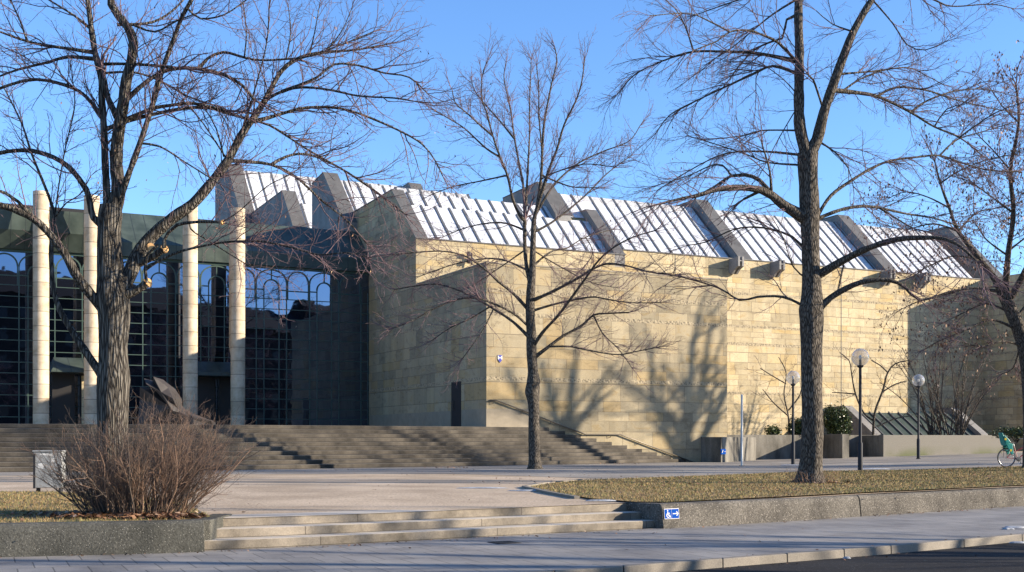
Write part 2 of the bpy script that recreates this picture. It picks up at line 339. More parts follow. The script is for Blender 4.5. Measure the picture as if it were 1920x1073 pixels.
M['teal'] = simple('teal_plastic', (.01,.22,.19), .4, spec=.5)
M['yellow'] = simple('yellow_plastic', (.6,.45,.03), .4)
M['red_paint'] = simple('dark_red_paint', (.22,.015,.02), .35, spec=.5)
M['rubber'] = simple('rubber', (.02,.02,.02), .8)
M['chrome'] = simple('steel', (.6,.6,.6), .25, 1)
M['far_wall'] = mottled('far_house_render', (.028,.026,.024), (.04,.037,.033), .3, .9, 8)
M['far_roof'] = simple('far_roof_tiles', (.02,.015,.013), .9)
M['far_window'] = simple('far_window_glass', (.02,.02,.025), .15)
M['grate'] = simple('cast_iron', (.03,.028,.026), .7)
def globe(m, n, l, p):
    p.inputs['Base Color'].default_value = (.93,.93,.93,1)
    t = nd(n, 'BsdfTransparent'); t.inputs[0].default_value = (.86,.85,.83,1); g = nd(n, 'BsdfGlossy', Roughness=.02); g.inputs[0].default_value = (1,1,1,1)
    d = nd(n, 'BsdfDiffuse'); d.inputs[0].default_value = (.8,.78,.74,1)
    lw = nd(n, 'LayerWeight', Blend=.35); fr = n.new('ShaderNodeMath'); fr.operation = 'MULTIPLY'; fr.inputs[1].default_value = .45; l.new(lw.outputs['Facing'], fr.inputs[0]); m1 = nd(n, 'MixShader'); m1.inputs[0].default_value = .22; l.new(t.outputs[0], m1.inputs[1]); l.new(d.outputs[0], m1.inputs[2])
    m2 = nd(n, 'MixShader'); l.new(fr.outputs[0], m2.inputs[0]); l.new(m1.outputs[0], m2.inputs[1]); l.new(g.outputs[0], m2.inputs[2])
    l.new(m2.outputs[0], n['Material Output'].inputs[0])
M['globe'] = mat('clear_globe', globe)

# ------------------------------------------------------------------ ground, street frontage and kerb lines (plan curves)
def curve(pts):
    xs = [p[0] for p in pts]; ys = [p[1] for p in pts]
    # monotone cubic through the surveyed points
    n = len(xs); d = [(ys[i+1]-ys[i])/(xs[i+1]-xs[i]) for i in range(n-1)]
    m = [d[0]]+[(d[i-1]+d[i])/2 for i in range(1, n-1)]+[d[-1]]
    def f(x):
        if x <= xs[0]: return ys[0]+m[0]*(x-xs[0])
        if x >= xs[-1]: return ys[-1]+m[-1]*(x-xs[-1])
        i = max(k for k in range(n-1) if xs[k] <= x); h = xs[i+1]-xs[i]; t = (x-xs[i])/h
        return (2*t**3-3*t*t+1)*ys[i]+(t**3-2*t*t+t)*h*m[i]+(-2*t**3+3*t*t)*ys[i+1]+(t**3-t*t)*h*m[i+1]
    return f
FR = curve([(-60,2.5),(-20,12.2),(-6.79,15.83),(-4.24,16.6),(.5,19.55),(2.66,20.95),(5.55,23.05),(7.1,24.3),(12.06,28.2),(20,34.6),(60,68)])
KB = curve([(-60,-1),(-15,8.6),(-4,11.9),(.63,14.2),(3.5,16.1),(5.3,17.3),(8.1,19.4),(12,22.7),(20,29.6),(60,64)])
def zp(x, y):
    k = min(1, max(0, (y-18.5)/8)); k = k*k*(3-2*k)
    r = .02*min(20, max(0, x-13))*min(1, max(0, (y-30)/10))
    return .395+.055*k+r
def arange(a, b, s):
    n = max(1, round((b-a)/s)); return [a+(b-a)*i/n for i in range(n+1)]
def strip(name, xs, y0, rows, zf, m, kind='structure'):
    """sheet of columns: y0(x)+row offset, height zf"""
    vs = []; fs = []; nr = len(rows(xs[0]))
    for x in xs:
        for y in rows(x): vs.append((x, y, zf(x, y)))
    for i in range(len(xs)-1):
        for j in range(nr-1): fs.append((i*nr+j, (i+1)*nr+j, (i+1)*nr+j+1, i*nr+j+1))
    o = MB().add(vs, fs).build(name, m, smooth=True, recalc=False); o['kind'] = kind; return o
MB().add([(-1500,-1500,-.35),(1500,-1500,-.35),(1500,1500,-.35),(-1500,1500,-.35)], [(0,1,2,3)]).build('ground', M['asphalt_path'], recalc=False)['kind'] = 'structure'
XS = arange(-60, -5, 2)+arange(-4.9, 13, .35)+arange(13.5, 60, 1.5)
strip('road', XS, None, lambda x: [KB(x)-14, KB(x)-7, KB(x)-3, KB(x)+.05], lambda x, y: -.11, M['road'])
strip('pavement', XS, None, lambda x: [KB(x)+.12, KB(x)+1.5, FR(x)-.6, FR(x)+.2], lambda x, y: 0.0, M['pave'])
strip('far_pavement', XS, None, lambda x: [KB(x)-40, KB(x)-14.2], lambda x, y: 0.0, M['pave'])
# kerb stones with open joints
kb = MB(); rnd = random.Random(4); x = -40.0
while x < 45:
    L = rnd.uniform(1.0, 1.9) if x < 9.5 else 1.6
    xa, xb = x+.006, x+L*.82-.006; q = []
    nseg = 4
    pts = [xa+(xb-xa)*i/nseg for i in range(nseg+1)]
    lo = [(a, KB(a)-.02) for a in pts]; hi = [(a, KB(a)+.14) for a in pts][::-1]
    dz = rnd.uniform(-.004, .006)
    kb.prism([(a,b,-.2) for a,b in lo+hi], [(a,b+(.018 if i <= nseg else 0),.006+dz) for i,(a,b) in enumerate(lo+hi)])
    x += L*.82
kb.build('kerb', M['kerb'], bevel=.012)['kind'] = 'structure'
# plaza of gravel
XP = arange(-60, -8, 2)+arange(-7.9, -4.36, .3)+[-4.34]+arange(-4.2, 2.6, .3)[:-1]+[2.62, 2.66]+arange(2.9, 13, .5)+arange(14, 60, 2)
def prow(x):
    y0 = FR(x)+(1.12 if -4.35 < x < 2.64 else .2)
    e = 95.0
    return [y0+(e-y0)*k for k in (0, .01, .025, .045, .07, .1, .15, .22, .32, .5, .75, 1)]
strip('plaza', XP, None, prow, zp, M['gravel'])
# main stairs
Z0, ZT, NST = .45, 2.17, 10
bx, by = -5.055, 62.8; ct, st_ = .8957, .4446
def BW(t, s): return (bx+ct*t-st_*s, by+st_*t+ct*s)          # building plan -> world
def stair_line(f):
    W = BW(11.07+(3.29-11.07)*f, -8.72)
    L = (-10.4-2.0*f, 43.9+2.75*f); A = (-17.8-2.0*f, 40.9+3.0*f); B_ = (-45-1.6*f, 33+3.0*f)
    mid = ((L[0]+W[0])/2+.18, (L[1]+W[1])/2-.25)
    return [B_, A, L, mid, W]
for i in range(NST):
    ln = stair_line(i/(NST-1.0)); W = ln[-1]
    t = 11.07+(3.29-11.07)*i/(NST-1.0)
    back = [BW(t, -8.1), BW(-.5, -5), BW(-3, 8.5), BW(-44, 8.5)] if t > .5 else []
    z1 = Z0+(ZT-Z0)*(i+1)/NST
    if i == 0: sm = MB()
    sm.pz(ln+back, .2 if i == 0 else z1-(ZT-Z0)/NST-.03, z1)
    # tread tops are coloured paler than the risers in the step material
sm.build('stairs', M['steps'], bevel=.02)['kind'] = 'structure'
tl = [(p[0]+d_[0], p[1]+d_[1]) for p, d_ in zip(stair_line(1.0)[:4], ((-.2,.35),)*4)]+[BW(2.9,-8.73), BW(-.02,-8.7), BW(-.02,7.3), BW(-60,7.3)]
MB().add([(a, b, ZT+.004) for a, b in tl], [tuple(range(len(tl)))]).build('terrace', M['terrace'], recalc=False)['kind'] = 'structure'
# asphalt path at the stair foot and to the right
pl = MB()
def sheet(name, loop, m, dz=.006, kind='structure'):
    bm = bmesh.new(); f = bm.faces.new([bm.verts.new((a, b, 0)) for a, b in loop])
    bmesh.ops.triangulate(bm, faces=[f]); 
    for _ in range(3): bmesh.ops.subdivide_edges(bm, edges=[e for e in bm.edges if e.calc_length() > 2.0], cuts=1, use_grid_fill=True)
    bmesh.ops.triangulate(bm, faces=bm.faces)
    for v in bm.verts: v.co.z = zp(v.co.x, v.co.y)+dz
    bmesh.ops.recalc_face_normals(bm, faces=bm.faces)
    if sum(f.normal.z for f in bm.faces) < 0: bmesh.ops.reverse_faces(bm, faces=bm.faces)
    me = bpy.data.meshes.new(name); bm.to_mesh(me); bm.free(); me.materials.append(m)
    o = bpy.data.objects.new(name, me); COL.objects.link(o); o['kind'] = kind; return o
sheet('path', [(-45,29),(-18,36.6),(-9,38.6),(-2,39.3),(1.5,35.5),(3.5,32.7),(9.6,40.0),(18.8,43.8),(26,46),(58,70),(55,88),(20,84),(10,66),(4,60),(0,54.5),(-10.4,45),(-18,42.5),(-45,35)], M['asphalt_path'])
# lawns
LW_R = [(2.75,21.5),(5.5,23.4),(7.1,24.65),(9.5,26.5),(12.06,28.55),(20,34.95),(30,43.3),(30,47),(18.8,43.9),(10.8,41.6),(9.6,40.3),(5.5,35.8),(2.03,32.4),(.9,29.6),(.43,27.6),(.9,24.8),(1.5,22.6),(2.2,21.6)]
LW_L = [(-45,6.6),(-20,12.6),(-6.79,16.15),(-4.75,16.75),(-4.45,17.6),(-4.9,18.8),(-5.6,20.6),(-7.2,23.2),(-9.5,24.9),(-14,25.2),(-45,17)]
sheet('lawn', LW_R, M['lawn'], .03); sheet('lawn', LW_L, M['lawn'], .03)

def inside(p, poly):
    c = False; j = len(poly)-1
    for i in range(len(poly)):
        if (poly[i][1] > p[1]) != (poly[j][1] > p[1]) and p[0] < (poly[j][0]-poly[i][0])*(p[1]-poly[i][1])/(poly[j][1]-poly[i][1])+poly[i][0]: c = not c
        j = i
    return c
def fast_mesh(name, V, Fc, nper, m, parent=None, smooth=False):
    me = bpy.data.meshes.new(name); V = np.asarray(V, dtype=np.float32).reshape(-1, 3); Fc = np.asarray(Fc, dtype=np.int32).reshape(-1, nper)
    me.vertices.add(len(V)); me.vertices.foreach_set('co', V.ravel()); me.loops.add(Fc.size); me.loops.foreach_set('vertex_index', Fc.ravel())
    me.polygons.add(len(Fc)); me.polygons.foreach_set('loop_start', np.arange(0, Fc.size, nper, dtype=np.int32))
    if smooth: me.polygons.foreach_set('use_smooth', np.ones(len(Fc), dtype=bool))
    me.update(calc_edges=True); me.validate(); me.materials.append(m)
    o = bpy.data.objects.new(name, me); COL.objects.link(o)
    if parent: o.parent = parent
    return o
def blades(name, poly, n, h0, h1, seed, dz=.03):
    rg = random.Random(seed); V = []; Fc = []; xs = [p[0] for p in poly]; ys = [p[1] for p in poly]
    x0, x1, y0, y1 = max(min(xs), -14), min(max(xs), 22), min(ys), max(ys); k = 0
    while k < n:
        x = rg.uniform(x0, x1); y = y0+(y1-y0)*rg.random()**1.3
        if not inside((x, y), poly): continue
        h = rg.uniform(h0, h1); a = rg.uniform(0, 2*PI); ww = rg.uniform(.004, .010)*(y/22); lx, ly = rg.gauss(0, h*.7), rg.gauss(0, h*.7); z = zp(x, y)+dz
        V += [(x-ww*math.cos(a), y-ww*math.sin(a), z-.01), (x+ww*math.cos(a), y+ww*math.sin(a), z-.01), (x+lx, y+ly, z+h)]; Fc.append((3*k, 3*k+1, 3*k+2)); k += 1
    o = fast_mesh(name, V, Fc, 3, M['blade']); o['kind'] = 'stuff'; return o
blades('grass', LW_R, 70000, .02, .05, 1); blades('grass', LW_L, 30000, .02, .055, 2)
def leaf_litter(name, spots, m, seed, size=(.03, .07), zoff=.0, zf=None):
    rg = random.Random(seed); V = []; Fc = []; k = 0
    for cx, cy, rx, ry, n, hh in spots:
        for _ in range(n):
            a = rg.uniform(0, 2*PI); q = rg.random()**.6
            x = cx+rx*q*math.cos(a); y = cy+ry*q*math.sin(a); z = (zf(x, y) if zf else zp(x, y)+.04+zoff)+rg.random()*hh; s = rg.uniform(*size)
            b = rg.uniform(0, 2*PI); u = Vector((math.cos(b), math.sin(b), rg.uniform(-.5, .5)))*s; v = Vector((-math.sin(b), math.cos(b), rg.uniform(-.6, .6)))*s*.55; c = Vector((x, y, z))
            V += [c-u, c+v, c+u, c-v]; Fc.append((4*k, 4*k+1, 4*k+2, 4*k+3)); k += 1
    o = fast_mesh(name, V, Fc, 4, m); o['kind'] = 'stuff'; return o
leaf_litter('dead_leaves', [(-5.6,17.35,1.15,.45,620,.06),(-4.85,17.2,.4,.35,140,.05),(-7.0,18.2,.8,.6,70,.02),(7.6,29.8,.9,.6,120,.03),(6,27,4,3,60,.01),(14,36,6,4,60,.01),(-2.5,46.5,1,.3,30,.02),(4.9,54.5,1.2,.4,40,.02),(-9,19,4,3,40,.01)], M['dead_leaf'], 5)

_r = random.Random(8); _sp = [(x, FR(x)-.12, .35, .07, 9, .01) for x in arange(-7, 14, .6) if _r.random() < .75]+[(x, KB(x)-.14, .4, .07, 7, .01) for x in arange(0, 12, .7) if _r.random() < .8]+[(3,18.5,6,2.5,50,.005)]
leaf_litter('pavement_leaves', _sp, M['dead_leaf'], 6, (.012, .035), zf=lambda x, y: (.008 if y > KB(x) else -.103))
leaf_litter('lawn_leaves', [(8,31,9,7,420,.02),(-8,19,4,4,160,.02),(13,36,8,5,220,.02),(4,26,3,3,80,.02)], M['dead_leaf'], 16, (.015, .04), .02)
leaf_litter('plaza_litter', [(-3,30,6,9,90,0),(-1,42,9,4,130,0),(-6,44.2,6,.8,120,.02),(12,48,12,6,120,0)], M['dead_leaf'], 26, (.012, .035), -.03)
# front steps up from the pavement
fs_ = MB()
xsn = arange(-4.36, 2.62, .35)
for k in range(3):
    def off(x, e): return (x-e*.50*.0, FR(x)+.28+e)
    lo = [(x, FR(x)+.30+.42*k) for x in xsn]; hi = [(x, FR(x)+2.0) for x in xsn][::-1]
    z1 = .133*(k+1)
    # two or three stone lengths per riser
    lo2 = lo+hi
    fs_.pz(lo2, z1-.16, z1)
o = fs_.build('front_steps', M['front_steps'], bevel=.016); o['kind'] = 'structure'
# low exposed-aggregate walls
def low_wall(xs, z1, label, th=.36, joints=(), ma='aggregate'):
    t = thing('retaining_wall', label, 'wall', (0,0,0)); m = MB()
    segs = []; cur = [xs[0]]
    for x in xs[1:]:
        cur.append(x)
        if any(abs(x-j) < 1e-6 for j in joints): segs.append(cur); cur = [x+.025]
    segs.append(cur)
    for sg in segs:
        n = len(sg); lo = [(x, FR(x)) for x in sg]; hi = []
        for x in sg:
            d = (FR(x+.05)-FR(x-.05))/.1; nn = Vector((-d, 1)).normalized(); hi.append((x+nn.x*th, FR(x)+nn.y*th))
        b = .06
        # battered face with a rounded shoulder
        ring = [(0, -.05), (.0, 0), (.035, z1-.10), (.055, z1-.035), (.10, z1), (th, z1), (th, -.05)]
        vs = []
        for i, x in enumerate(sg):
            d = (FR(x+.05)-FR(x-.05))/.1; nn = Vector((-d, 1)).normalized()
            for e, z in ring: vs.append((x+nn.x*e, FR(x)+nn.y*e, z))
        k = len(ring); f = [(i*k+j, (i+1)*k+j, (i+1)*k+(j+1)%k, i*k+(j+1)%k) for i in range(n-1) for j in range(k)]
        f += [tuple(range(k)), tuple(range((n-1)*k, n*k))[::-1]]
        m.add(vs, f)
    m.build('wall_body', M[ma], t, bevel=.01); return t
lwl = low_wall([-45,-30,-20,-14,-10,-8,-7,-6,-5.4,-4.9,-4.27], .435, 'low shaded rough concrete wall in front of the bare shrub', ma='aggregate_shaded')
MB().pz([(-4.62,FR(-4.62)+.3),(-4.275,FR(-4.275)+.33),(-4.30,18.35),(-4.6,18.3)], 0, .425).build('side_wall', M['aggregate_shaded'], lwl, bevel=.02)
wr = low_wall([2.66,3.2,4,5,6,7.1]+[8,9,10,11,12,13,14.5,16,18,20,23,26,30,36], .43, 'long low rough concrete wall in front of the lawn with the wheelchair sign', joints=(7.1, 20))
# side return of the right wall beside the steps
t_ = wr
d = (FR(2.8)-FR(2.6))/.2; nn = Vector((-d, 1)).normalized(); tt = Vector((1, d)).normalized()
P0 = Vector((2.66, FR(2.66))); 
a = P0+nn*.37; q = [a-tt*.0, a+tt*.30, Vector((1.55,22.9)), Vector((1.25,22.75))]
MB().pz([tuple(v) for v in q], .0, .425).build('side_wall', M['aggregate'], wr, bevel=.02)
# granite edging of the lawn
ed = MB(); E = [(1.25,22.9),(.75,24.8),(.28,27.6),(.75,29.7),(1.9,32.5)]
for a_, b_ in zip(E[:-1], E[1:]):
    a3 = Vector((*a_, zp(*a_)+.012)); b3 = Vector((*b_, zp(*b_)+.012)); ed.bar(a3, b3, .11, .08)
ed.build('lawn_edging', M['kerb'])['kind'] = 'structure'

# ================================================================== the museum
ZC = 1.55
mus = thing('museum_building', 'sandstone museum with sawtooth glass roofs, dark glass entrance hall and round columns', 'building', (bx, by, 0), math.atan2(st_, ct))
def B(mb, name, m, parent=None, **k): return mb.build(name, m, parent or mus, **k)
# front block
fb = MB().box((0, -8.72, .3), (13.6, -.002, 9.73))
o_fb = B(fb, 'front_block', M['stone_big'])
B(MB().box((-.03, -8.75, 9.73), (13.63, -.002, 9.80)), 'coping', M['granite'], o_fb)
# granite plinth panels of the front block near the stair
B(MB().box((.0, -8.735, 2.17), (2.3, -8.72, 3.02)).box((-.014, -8.735, 2.1), (.0, -5.9, 3.02)).box((-.014, -4.6, 2.1), (.0, 7.2, 3.0)), 'plinth', M['granite'], o_fb)
# door in the side wall
do = B(MB().box((-.02, -5.85, 2.1), (.30, -4.70, 4.4)), 'door', M['door_dark'], o_fb)
B(MB().bar((-.06, -5.0, 3.0), (-.06, -5.0, 3.5), .03, .03), 'handle', M['rail'], do)
# side wall carrying the first hood, stone, one plane with the front block
sw = B(MB().pt([(0,.3),(0,12.19),(3.6,15.40),(11,15.25),(11,.3)], 0, .66), 'side_wall', M['stone_big'])
def cap(name, poly, t0, t1, parent, th=.05):
    # metal capping following a polyline in (s, z)
    n = len(poly); m = MB()
    for (a, b), (c, d_) in zip(poly[:-1], poly[1:]):
        m.pt([(a, b), (c, d_), (c, d_+th), (a, b+th)], t0-.03, t1+.03)
    return B(m, name, M['lead'], parent)
cap('capping', [(-.03,12.17),(3.6,15.41),(11,15.26)], 0, .66, sw)
# body A1 behind the front block, body A2 to the right
B(MB().pt([(0,.3),(0,12.19),(.28,12.19),(.28,11.70),(4.1,15.3),(9,15.3),(9,.3)], .66, 12.9), 'gallery_wall', M['stone'])
B(MB().pt([(.4,.3),(.4,12.55),(.7,12.55),(.7,12.08),(5.3,16.42),(12,16.42),(12,.3)], 12.9, 41.9), 'gallery_wall', M['stone'])
B(MB().pt([(4.12,12),(4.12,15.3),(5.3,16.42),(12,16.42),(12,12)], 10.1, 12.9), 'gallery_wall', M['stone'])
B(MB().pt([(-4,.3),(-4,12.6),(8,12.6),(8,.3)], 41.9, 62), 'gallery_wing', M['stone'])
B(MB().box((-.02,-.06,12.19), (12.95,.02,12.25)).box((12.95,.34,12.55), (41.9,.42,12.61)), 'eaves_trim', M['lead'])
ex = MB()
B(MB().box((16.6,.385,.4),(16.63,.40,12.5)), 'wall_joint', M['lead']); B(MB().box((29.3,.385,.4),(29.33,.40,12.5)), 'wall_joint', M['lead'])

# sloped glazing
def glazing(t0, t1, s0, s1, lift, step=.85, ph=.0, base=11.53, flash=.0, k=.95):
    th = .04; z = lambda s: base+k*s+lift
    g = B(MB().pt([(s0, z(s0)-.02), (s0, z(s0)), (s1, z(s1)), (s1, z(s1)-.3)], t0, t1), 'skylight', M['glass_roof'])
    r = MB(); t = t0+ph
    while t < t1:
        r.prism([(t-.065, s0, z(s0)+.0), (t+.065, s0, z(s0)+.0), (t+.065, s1, z(s1)+.0), (t-.065, s1, z(s1)+.0)],
                [(t-.065, s0, z(s0)+.06), (t+.065, s0, z(s0)+.06), (t+.065, s1, z(s1)+.06), (t-.065, s1, z(s1)+.06)])
        t += step
    B(r, 'rafters', M['rafter'], g)
    if flash: B(MB().prism([(t0,s1-flash,z(s1-flash)+.004),(t1,s1-flash,z(s1-flash)+.004),(t1,s1,z(s1)+.004),(t0,s1,z(s1)+.004)],[(t0,s1-flash,z(s1-flash)+.02),(t1,s1-flash,z(s1-flash)+.02),(t1,s1,z(s1)+.02),(t0,s1,z(s1)+.02)]), 'ridge_flashing', M['flash'], g)
    return g
glazing(.66, 12.2, .3, 3.05, .14, ph=.85)
glazing(.66, 10.0, 3.05, 4.15, .0, ph=.45)
glazing(10.95, 12.9, 3.5, 5.3, .0, ph=.5)
glazing(12.9, 21.35, .7, 5.3, .0, ph=.7, flash=.45); glazing(22.3, 33.2, .7, 5.3, .0, ph=.5, flash=.45); glazing(34.15, 41.9, .7, 5.3, .0, ph=.5, flash=.45)
# hoods: stone wedge + capping
def hood(t0, t1, top, zlow, name='hood'):
    poly = [(top[0][0], zlow)]+top+[(top[-1][0], zlow)]
    h = B(MB().pt(poly, t0, t1), name, M['hood_stone']); cap('capping', top, t0, t1, h); return h
hood(12.2, 12.89, [(.0,12.19),(3.3,15.30),(6,15.22)], 11.5)
hood(9.95, 10.95, [(2.9,14.75),(5.25,17.1),(10,17.0)], 13.5)
for t in (21.35, 33.2, 43.4): hood(t, t+.95, [(.42,12.56),(.75,12.9),(5.1,17.05),(9.5,16.95)], 11.4)
# back tiers: three more hoods with their glazing, each farther back and higher
B(MB().pt([(9.5,10),(9.5,13.9),(13.3,17.5),(16,17.5),(16,10)], .05, 9), 'back_gallery', M['hood_stone'])
glazing(.05, 9, 9.5, 13.35, .0, base=5.08, ph=.45, flash=.3)
hood(-.85, .05, [(9.4,14.55),(13.4,18.25),(15.8,18.0)], 9)
B(MB().pt([(18.9,10),(18.9,14.7),(21.6,17.7),(31,17.7),(31,10)], -.25, 13), 'back_gallery', M['hood_stone'])
glazing(-.25, 13, 18.9, 21.6, .0, base=-5.70, ph=.4, k=1.09)
hood(-1.15, -.25, [(18.7,15.4),(21.7,18.65),(31.5,18.5)], 9)
B(MB().pt([(29.3,10),(29.3,16.3),(34.85,22.25),(38.5,22.25),(38.5,10)], -.9, 14), 'back_gallery', M['hood_stone'])
glazing(-.9, 13.05, 29, 34.85, .0, base=-14.55, ph=.5, k=1.07, step=1.0, flash=.4)
hood(-2.0, -.9, [(29,17.25),(34.4,23.05),(38.6,22.95)], 9)
hood(13.05, 14.1, [(29,17.25),(34.2,22.95),(37.5,22.9)], 12)
B(MB().box((-.90, 10.35, 13.9), (-.85, 10.75, 15.0)), 'window', M['door_dark'])
# entrance hall
hall = B(MB().box((-60, 7.9, 2.0), (-.002, 30, 11.2)).box((-60, 9.4, 11.2), (-.002, 30, 14.0)), 'entrance_hall', M['door_dark'])
B(MB().box((-60, 7.35, 2.17), (-.004, 7.42, 11.3)), 'facade_glazing', M['facade_glass'], hall)
rf = MB()
rf.pt([(7.1,11.3),(7.1,12.05),(9.4,14.0),(9.6,14.0),(9.6,11.3)], -14.3, -.004)
rf.pt([(7.1,11.3),(6.35,12.15),(6.2,13.25),(9.6,13.25),(9.6,11.3)], -60, -14.3)
B(rf, 'copper_roof', M['copper'], hall)
mu = MB(); sF = 7.30; zt = 11.3; PER = 3.06
Zr = [ZC+h for h in (7.93, 7.36, 6.8, 6.24, 5.68, 5.12, 4.56, 4.0, 3.44, 2.88, 2.32, 1.76, 1.2, .64)]
for z in Zr: mu.box((-60, sF, z-.02), (-.01, sF+.05, z+.02))
mu.box((-60, sF-.02, 11.16), (-.01, sF+.05, 11.3))
def arc(c, r, ry, z, rr=.04, n=14):
    p = [(c-r*math.cos(PI*k/n), sF+.02, z+ry*math.sin(PI*k/n)) for k in range(n+1)]
    for a_, b_ in zip(p[:-1], p[1:]):
        a_ = Vector(a_); b_ = Vector(b_); dd = (b_-a_).normalized(); nrm = Vector((-dd.z, 0, dd.x))*rr*.9
        mu.prism([a_+nrm-Vector((0,.03,0)), a_-nrm-Vector((0,.03,0)), b_-nrm-Vector((0,.03,0)), b_+nrm-Vector((0,.03,0))],
                 [a_+nrm+Vector((0,.03,0)), a_-nrm+Vector((0,.03,0)), b_-nrm+Vector((0,.03,0)), b_+nrm+Vector((0,.03,0))])
def vbar(t, z0, z1, w_=.05): mu.box((t-w_/2, sF-.003, z0), (t+w_/2, sF+.053, z1))
t0_ = -5.75
for k in range(-18, 4):
    c = t0_+k*PER
    if c > 1: continue
    def ok(t): return t < -.05
    ow, iw, aw = .86, .43, 1.27
    zs = ZC+8.9
    if ok(c+ow):
        arc(c, ow, .66, zs); arc(c, iw, .45, ZC+8.55); vbar(c, ZC+9.0, ZC+9.55, .05)
        mu.box((c-ow, sF, ZC+8.41), (c-iw, sF+.05, ZC+8.47)); mu.box((c+iw, sF, ZC+8.41), (c+ow, sF+.05, ZC+8.47))
    for tt_ in (c-ow, c+ow): 
        if ok(tt_): vbar(tt_, 2.17, zs)
    for tt_ in (c-iw, c+iw):
        if ok(tt_): vbar(tt_, 2.17, ZC+8.55, .045)
    ca = c+PER/2
    if ok(ca+.6): arc(ca, .60, .62, zs); mu.box((ca-.62, sF, ZC+8.38), (ca+.62, sF+.05, ZC+8.44)); vbar(ca-.6, ZC+7.93, zs, .05); vbar(ca+.6, ZC+7.93, zs, .05)
B(mu, 'window_frame', M['mullion'], hall)
# columns
for i, t in enumerate((-18.0, -15.6, -10.7, -8.2)):
    r = .38; cc = B(MB().lathe([(r, 2.1), (r, 13.9)], (t, 5.0, 0), 32), 'column', M['column'], smooth='auto')
    if i % 2: B(MB().pt([(5.0,5.6),(5.75,6.5),(5.75,12.2),(5.15,13.9),(5.0,13.9)], t-.3, t+.3), 'fin', M['column'], cc, bevel=.03)
# entrance canopies with doors
for t0, t1 in ((-17.5, -14.7), (-10.3, -7.7)):
    c = B(MB().prism([(t0,5.4,5.0),(t1,5.4,5.0),(t1,7.30,5.0),(t0,7.30,5.0)], [(t0+.1,5.6,5.2),(t1-.1,5.6,5.2),(t1-.3,7.30,5.85),(t0+.3,7.30,5.85)]), 'entrance_canopy', M['copper'], hall)
    B(MB().box((t0+.2, 6.9, 2.17), (t0+1.3, 7.28, 5.0)).box((t0+1.55, 6.9, 2.17), (t1-.2, 7.28, 5.0)), 'doorway', M['door_dark'], c)
B(MB().box((-15.9, 6.6, 2.17), (-14.9, 6.7, 4.9)), 'side_panel', M['stone'], hall)
# rain spouts on the gallery wall
def spout(t):
    m = MB()
    prof = [(.4,12.45),(.4,11.75),(.28,11.62),(.05,11.60),(-.2,11.85),(-.55,12.0),(-.55,12.58),(.4,12.5)]
    m.pt(prof, t, t+.13).pt(prof, t+.30, t+.43).pt([(.4,12.1),(-.53,12.3),(-.53,12.36),(.4,12.16)], t+.13, t+.30)
    return B(m, 'rain_spout', M['hood_stone'])
def t_at(x, s):   # plan coordinate t on the plane s whose picture column is x
    xp = (x-CX)/F; Y = (s+58.50)/(.8957-.4446*xp); return -23.39+Y*(.4446+.8957*xp)
for x in (1366, 1443, 1650, 1716): spout(t_at(x, .4))
# flood light and camera on the wall
fl = MB(); tl = t_at(880, 0); fl.box((tl-.02,-.28,10.95),(tl+.05,-.22,11.6)).box((tl-.14,-.2,11.25),(tl+.2,0,11.32)).lathe([(.02,-.12),(.13,-.09),(.14,.08),(.02,.12)], (tl-.12,-.25,11.15), 12).lathe([(.02,-.12),(.11,-.09),(.12,.08),(.02,.12)], (tl-.15,-.25,11.55), 12)
B(fl, 'security_camera', M['door_dark'])
# low lean-to skylight by the gallery wall
ls = thing('lean_to_skylight', 'low sloping copper and glass skylight behind the planter wall', 'skylight', (bx, by, 0), math.atan2(st_, ct))
ta, tb = t_at(1600, -1.2), t_at(1785, -1.2)
MB().pt([(-3.4,1.2),(-3.4,1.75),(-1.2,3.30),(.38,3.30),(.38,.5),(-3.4,.5)], ta, tb).build('glazed_slope', M['copper'], ls)
lr = MB(); t = ta+.5
while t < tb: lr.prism([(t-.04,-3.4,1.75),(t+.04,-3.4,1.75),(t+.04,-1.2,3.3),(t-.04,-1.2,3.3)],[(t-.04,-3.4,1.85),(t+.04,-3.4,1.85),(t+.04,-1.2,3.4),(t-.04,-1.2,3.4)]); t += .8
lr.build('rafters', M['rafter'], ls)
for a_, n_ in ((ta-.6, 0), (tb, 1)): MB().pt([(-3.6,.4),(-3.6,1.95),(-1.1,3.7),(.38,3.7),(.38,.4)], a_, a_+.6).build('end_hood', M['hood_stone'], ls)
sk = thing('small_skylight_hood', 'small grey concrete wedge at the foot of the gallery wall beside the front block', 'skylight', (bx, by, 0), math.atan2(st_, ct))
th_ = t_at(1368, -2.5)
MB().pt([(-3.4,.4),(-3.4,2.25),(-1.6,3.45),(.38,3.45),(.38,.4)], 13.65, 14.3).build('wedge', M['hood_stone'], sk)
MB().pt([(-3.6,2.2),(-3.6,2.28),(-1.6,3.58),(-1.6,3.5)], 13.62, 14.35).build('capping', M['lead'], sk)

# handrail on the front block
hr = thing('handrail', 'bronze handrail running down the sandstone wall beside the stairs', 'handrail', (bx, by, 0), math.atan2(st_, ct))
yR = -8.82
pts = [(.15,yR,3.39),(.5,yR,3.39),(5.2,yR,1.84),(7.15,yR,1.84),(11.4,yR,.46)]
MB().tube(pts, .035, 8).tube([(p[0],p[1],p[2]) for p in pts[:1]]+[(.15,-8.73,3.39)], .03, 6).build('rail', M['rail'], hr, smooth=True)
for t, z in ((.3,3.39),(1.8,2.96),(3.3,2.47),(5.0,1.9),(6.6,1.84),(8.2,1.5),(9.8,.98)):
    MB().tube([(t,yR,z-.02),(t,yR,z-.14),(t,-8.72,z-.14)], .016, 6).build('bracket', M['rail'], hr)

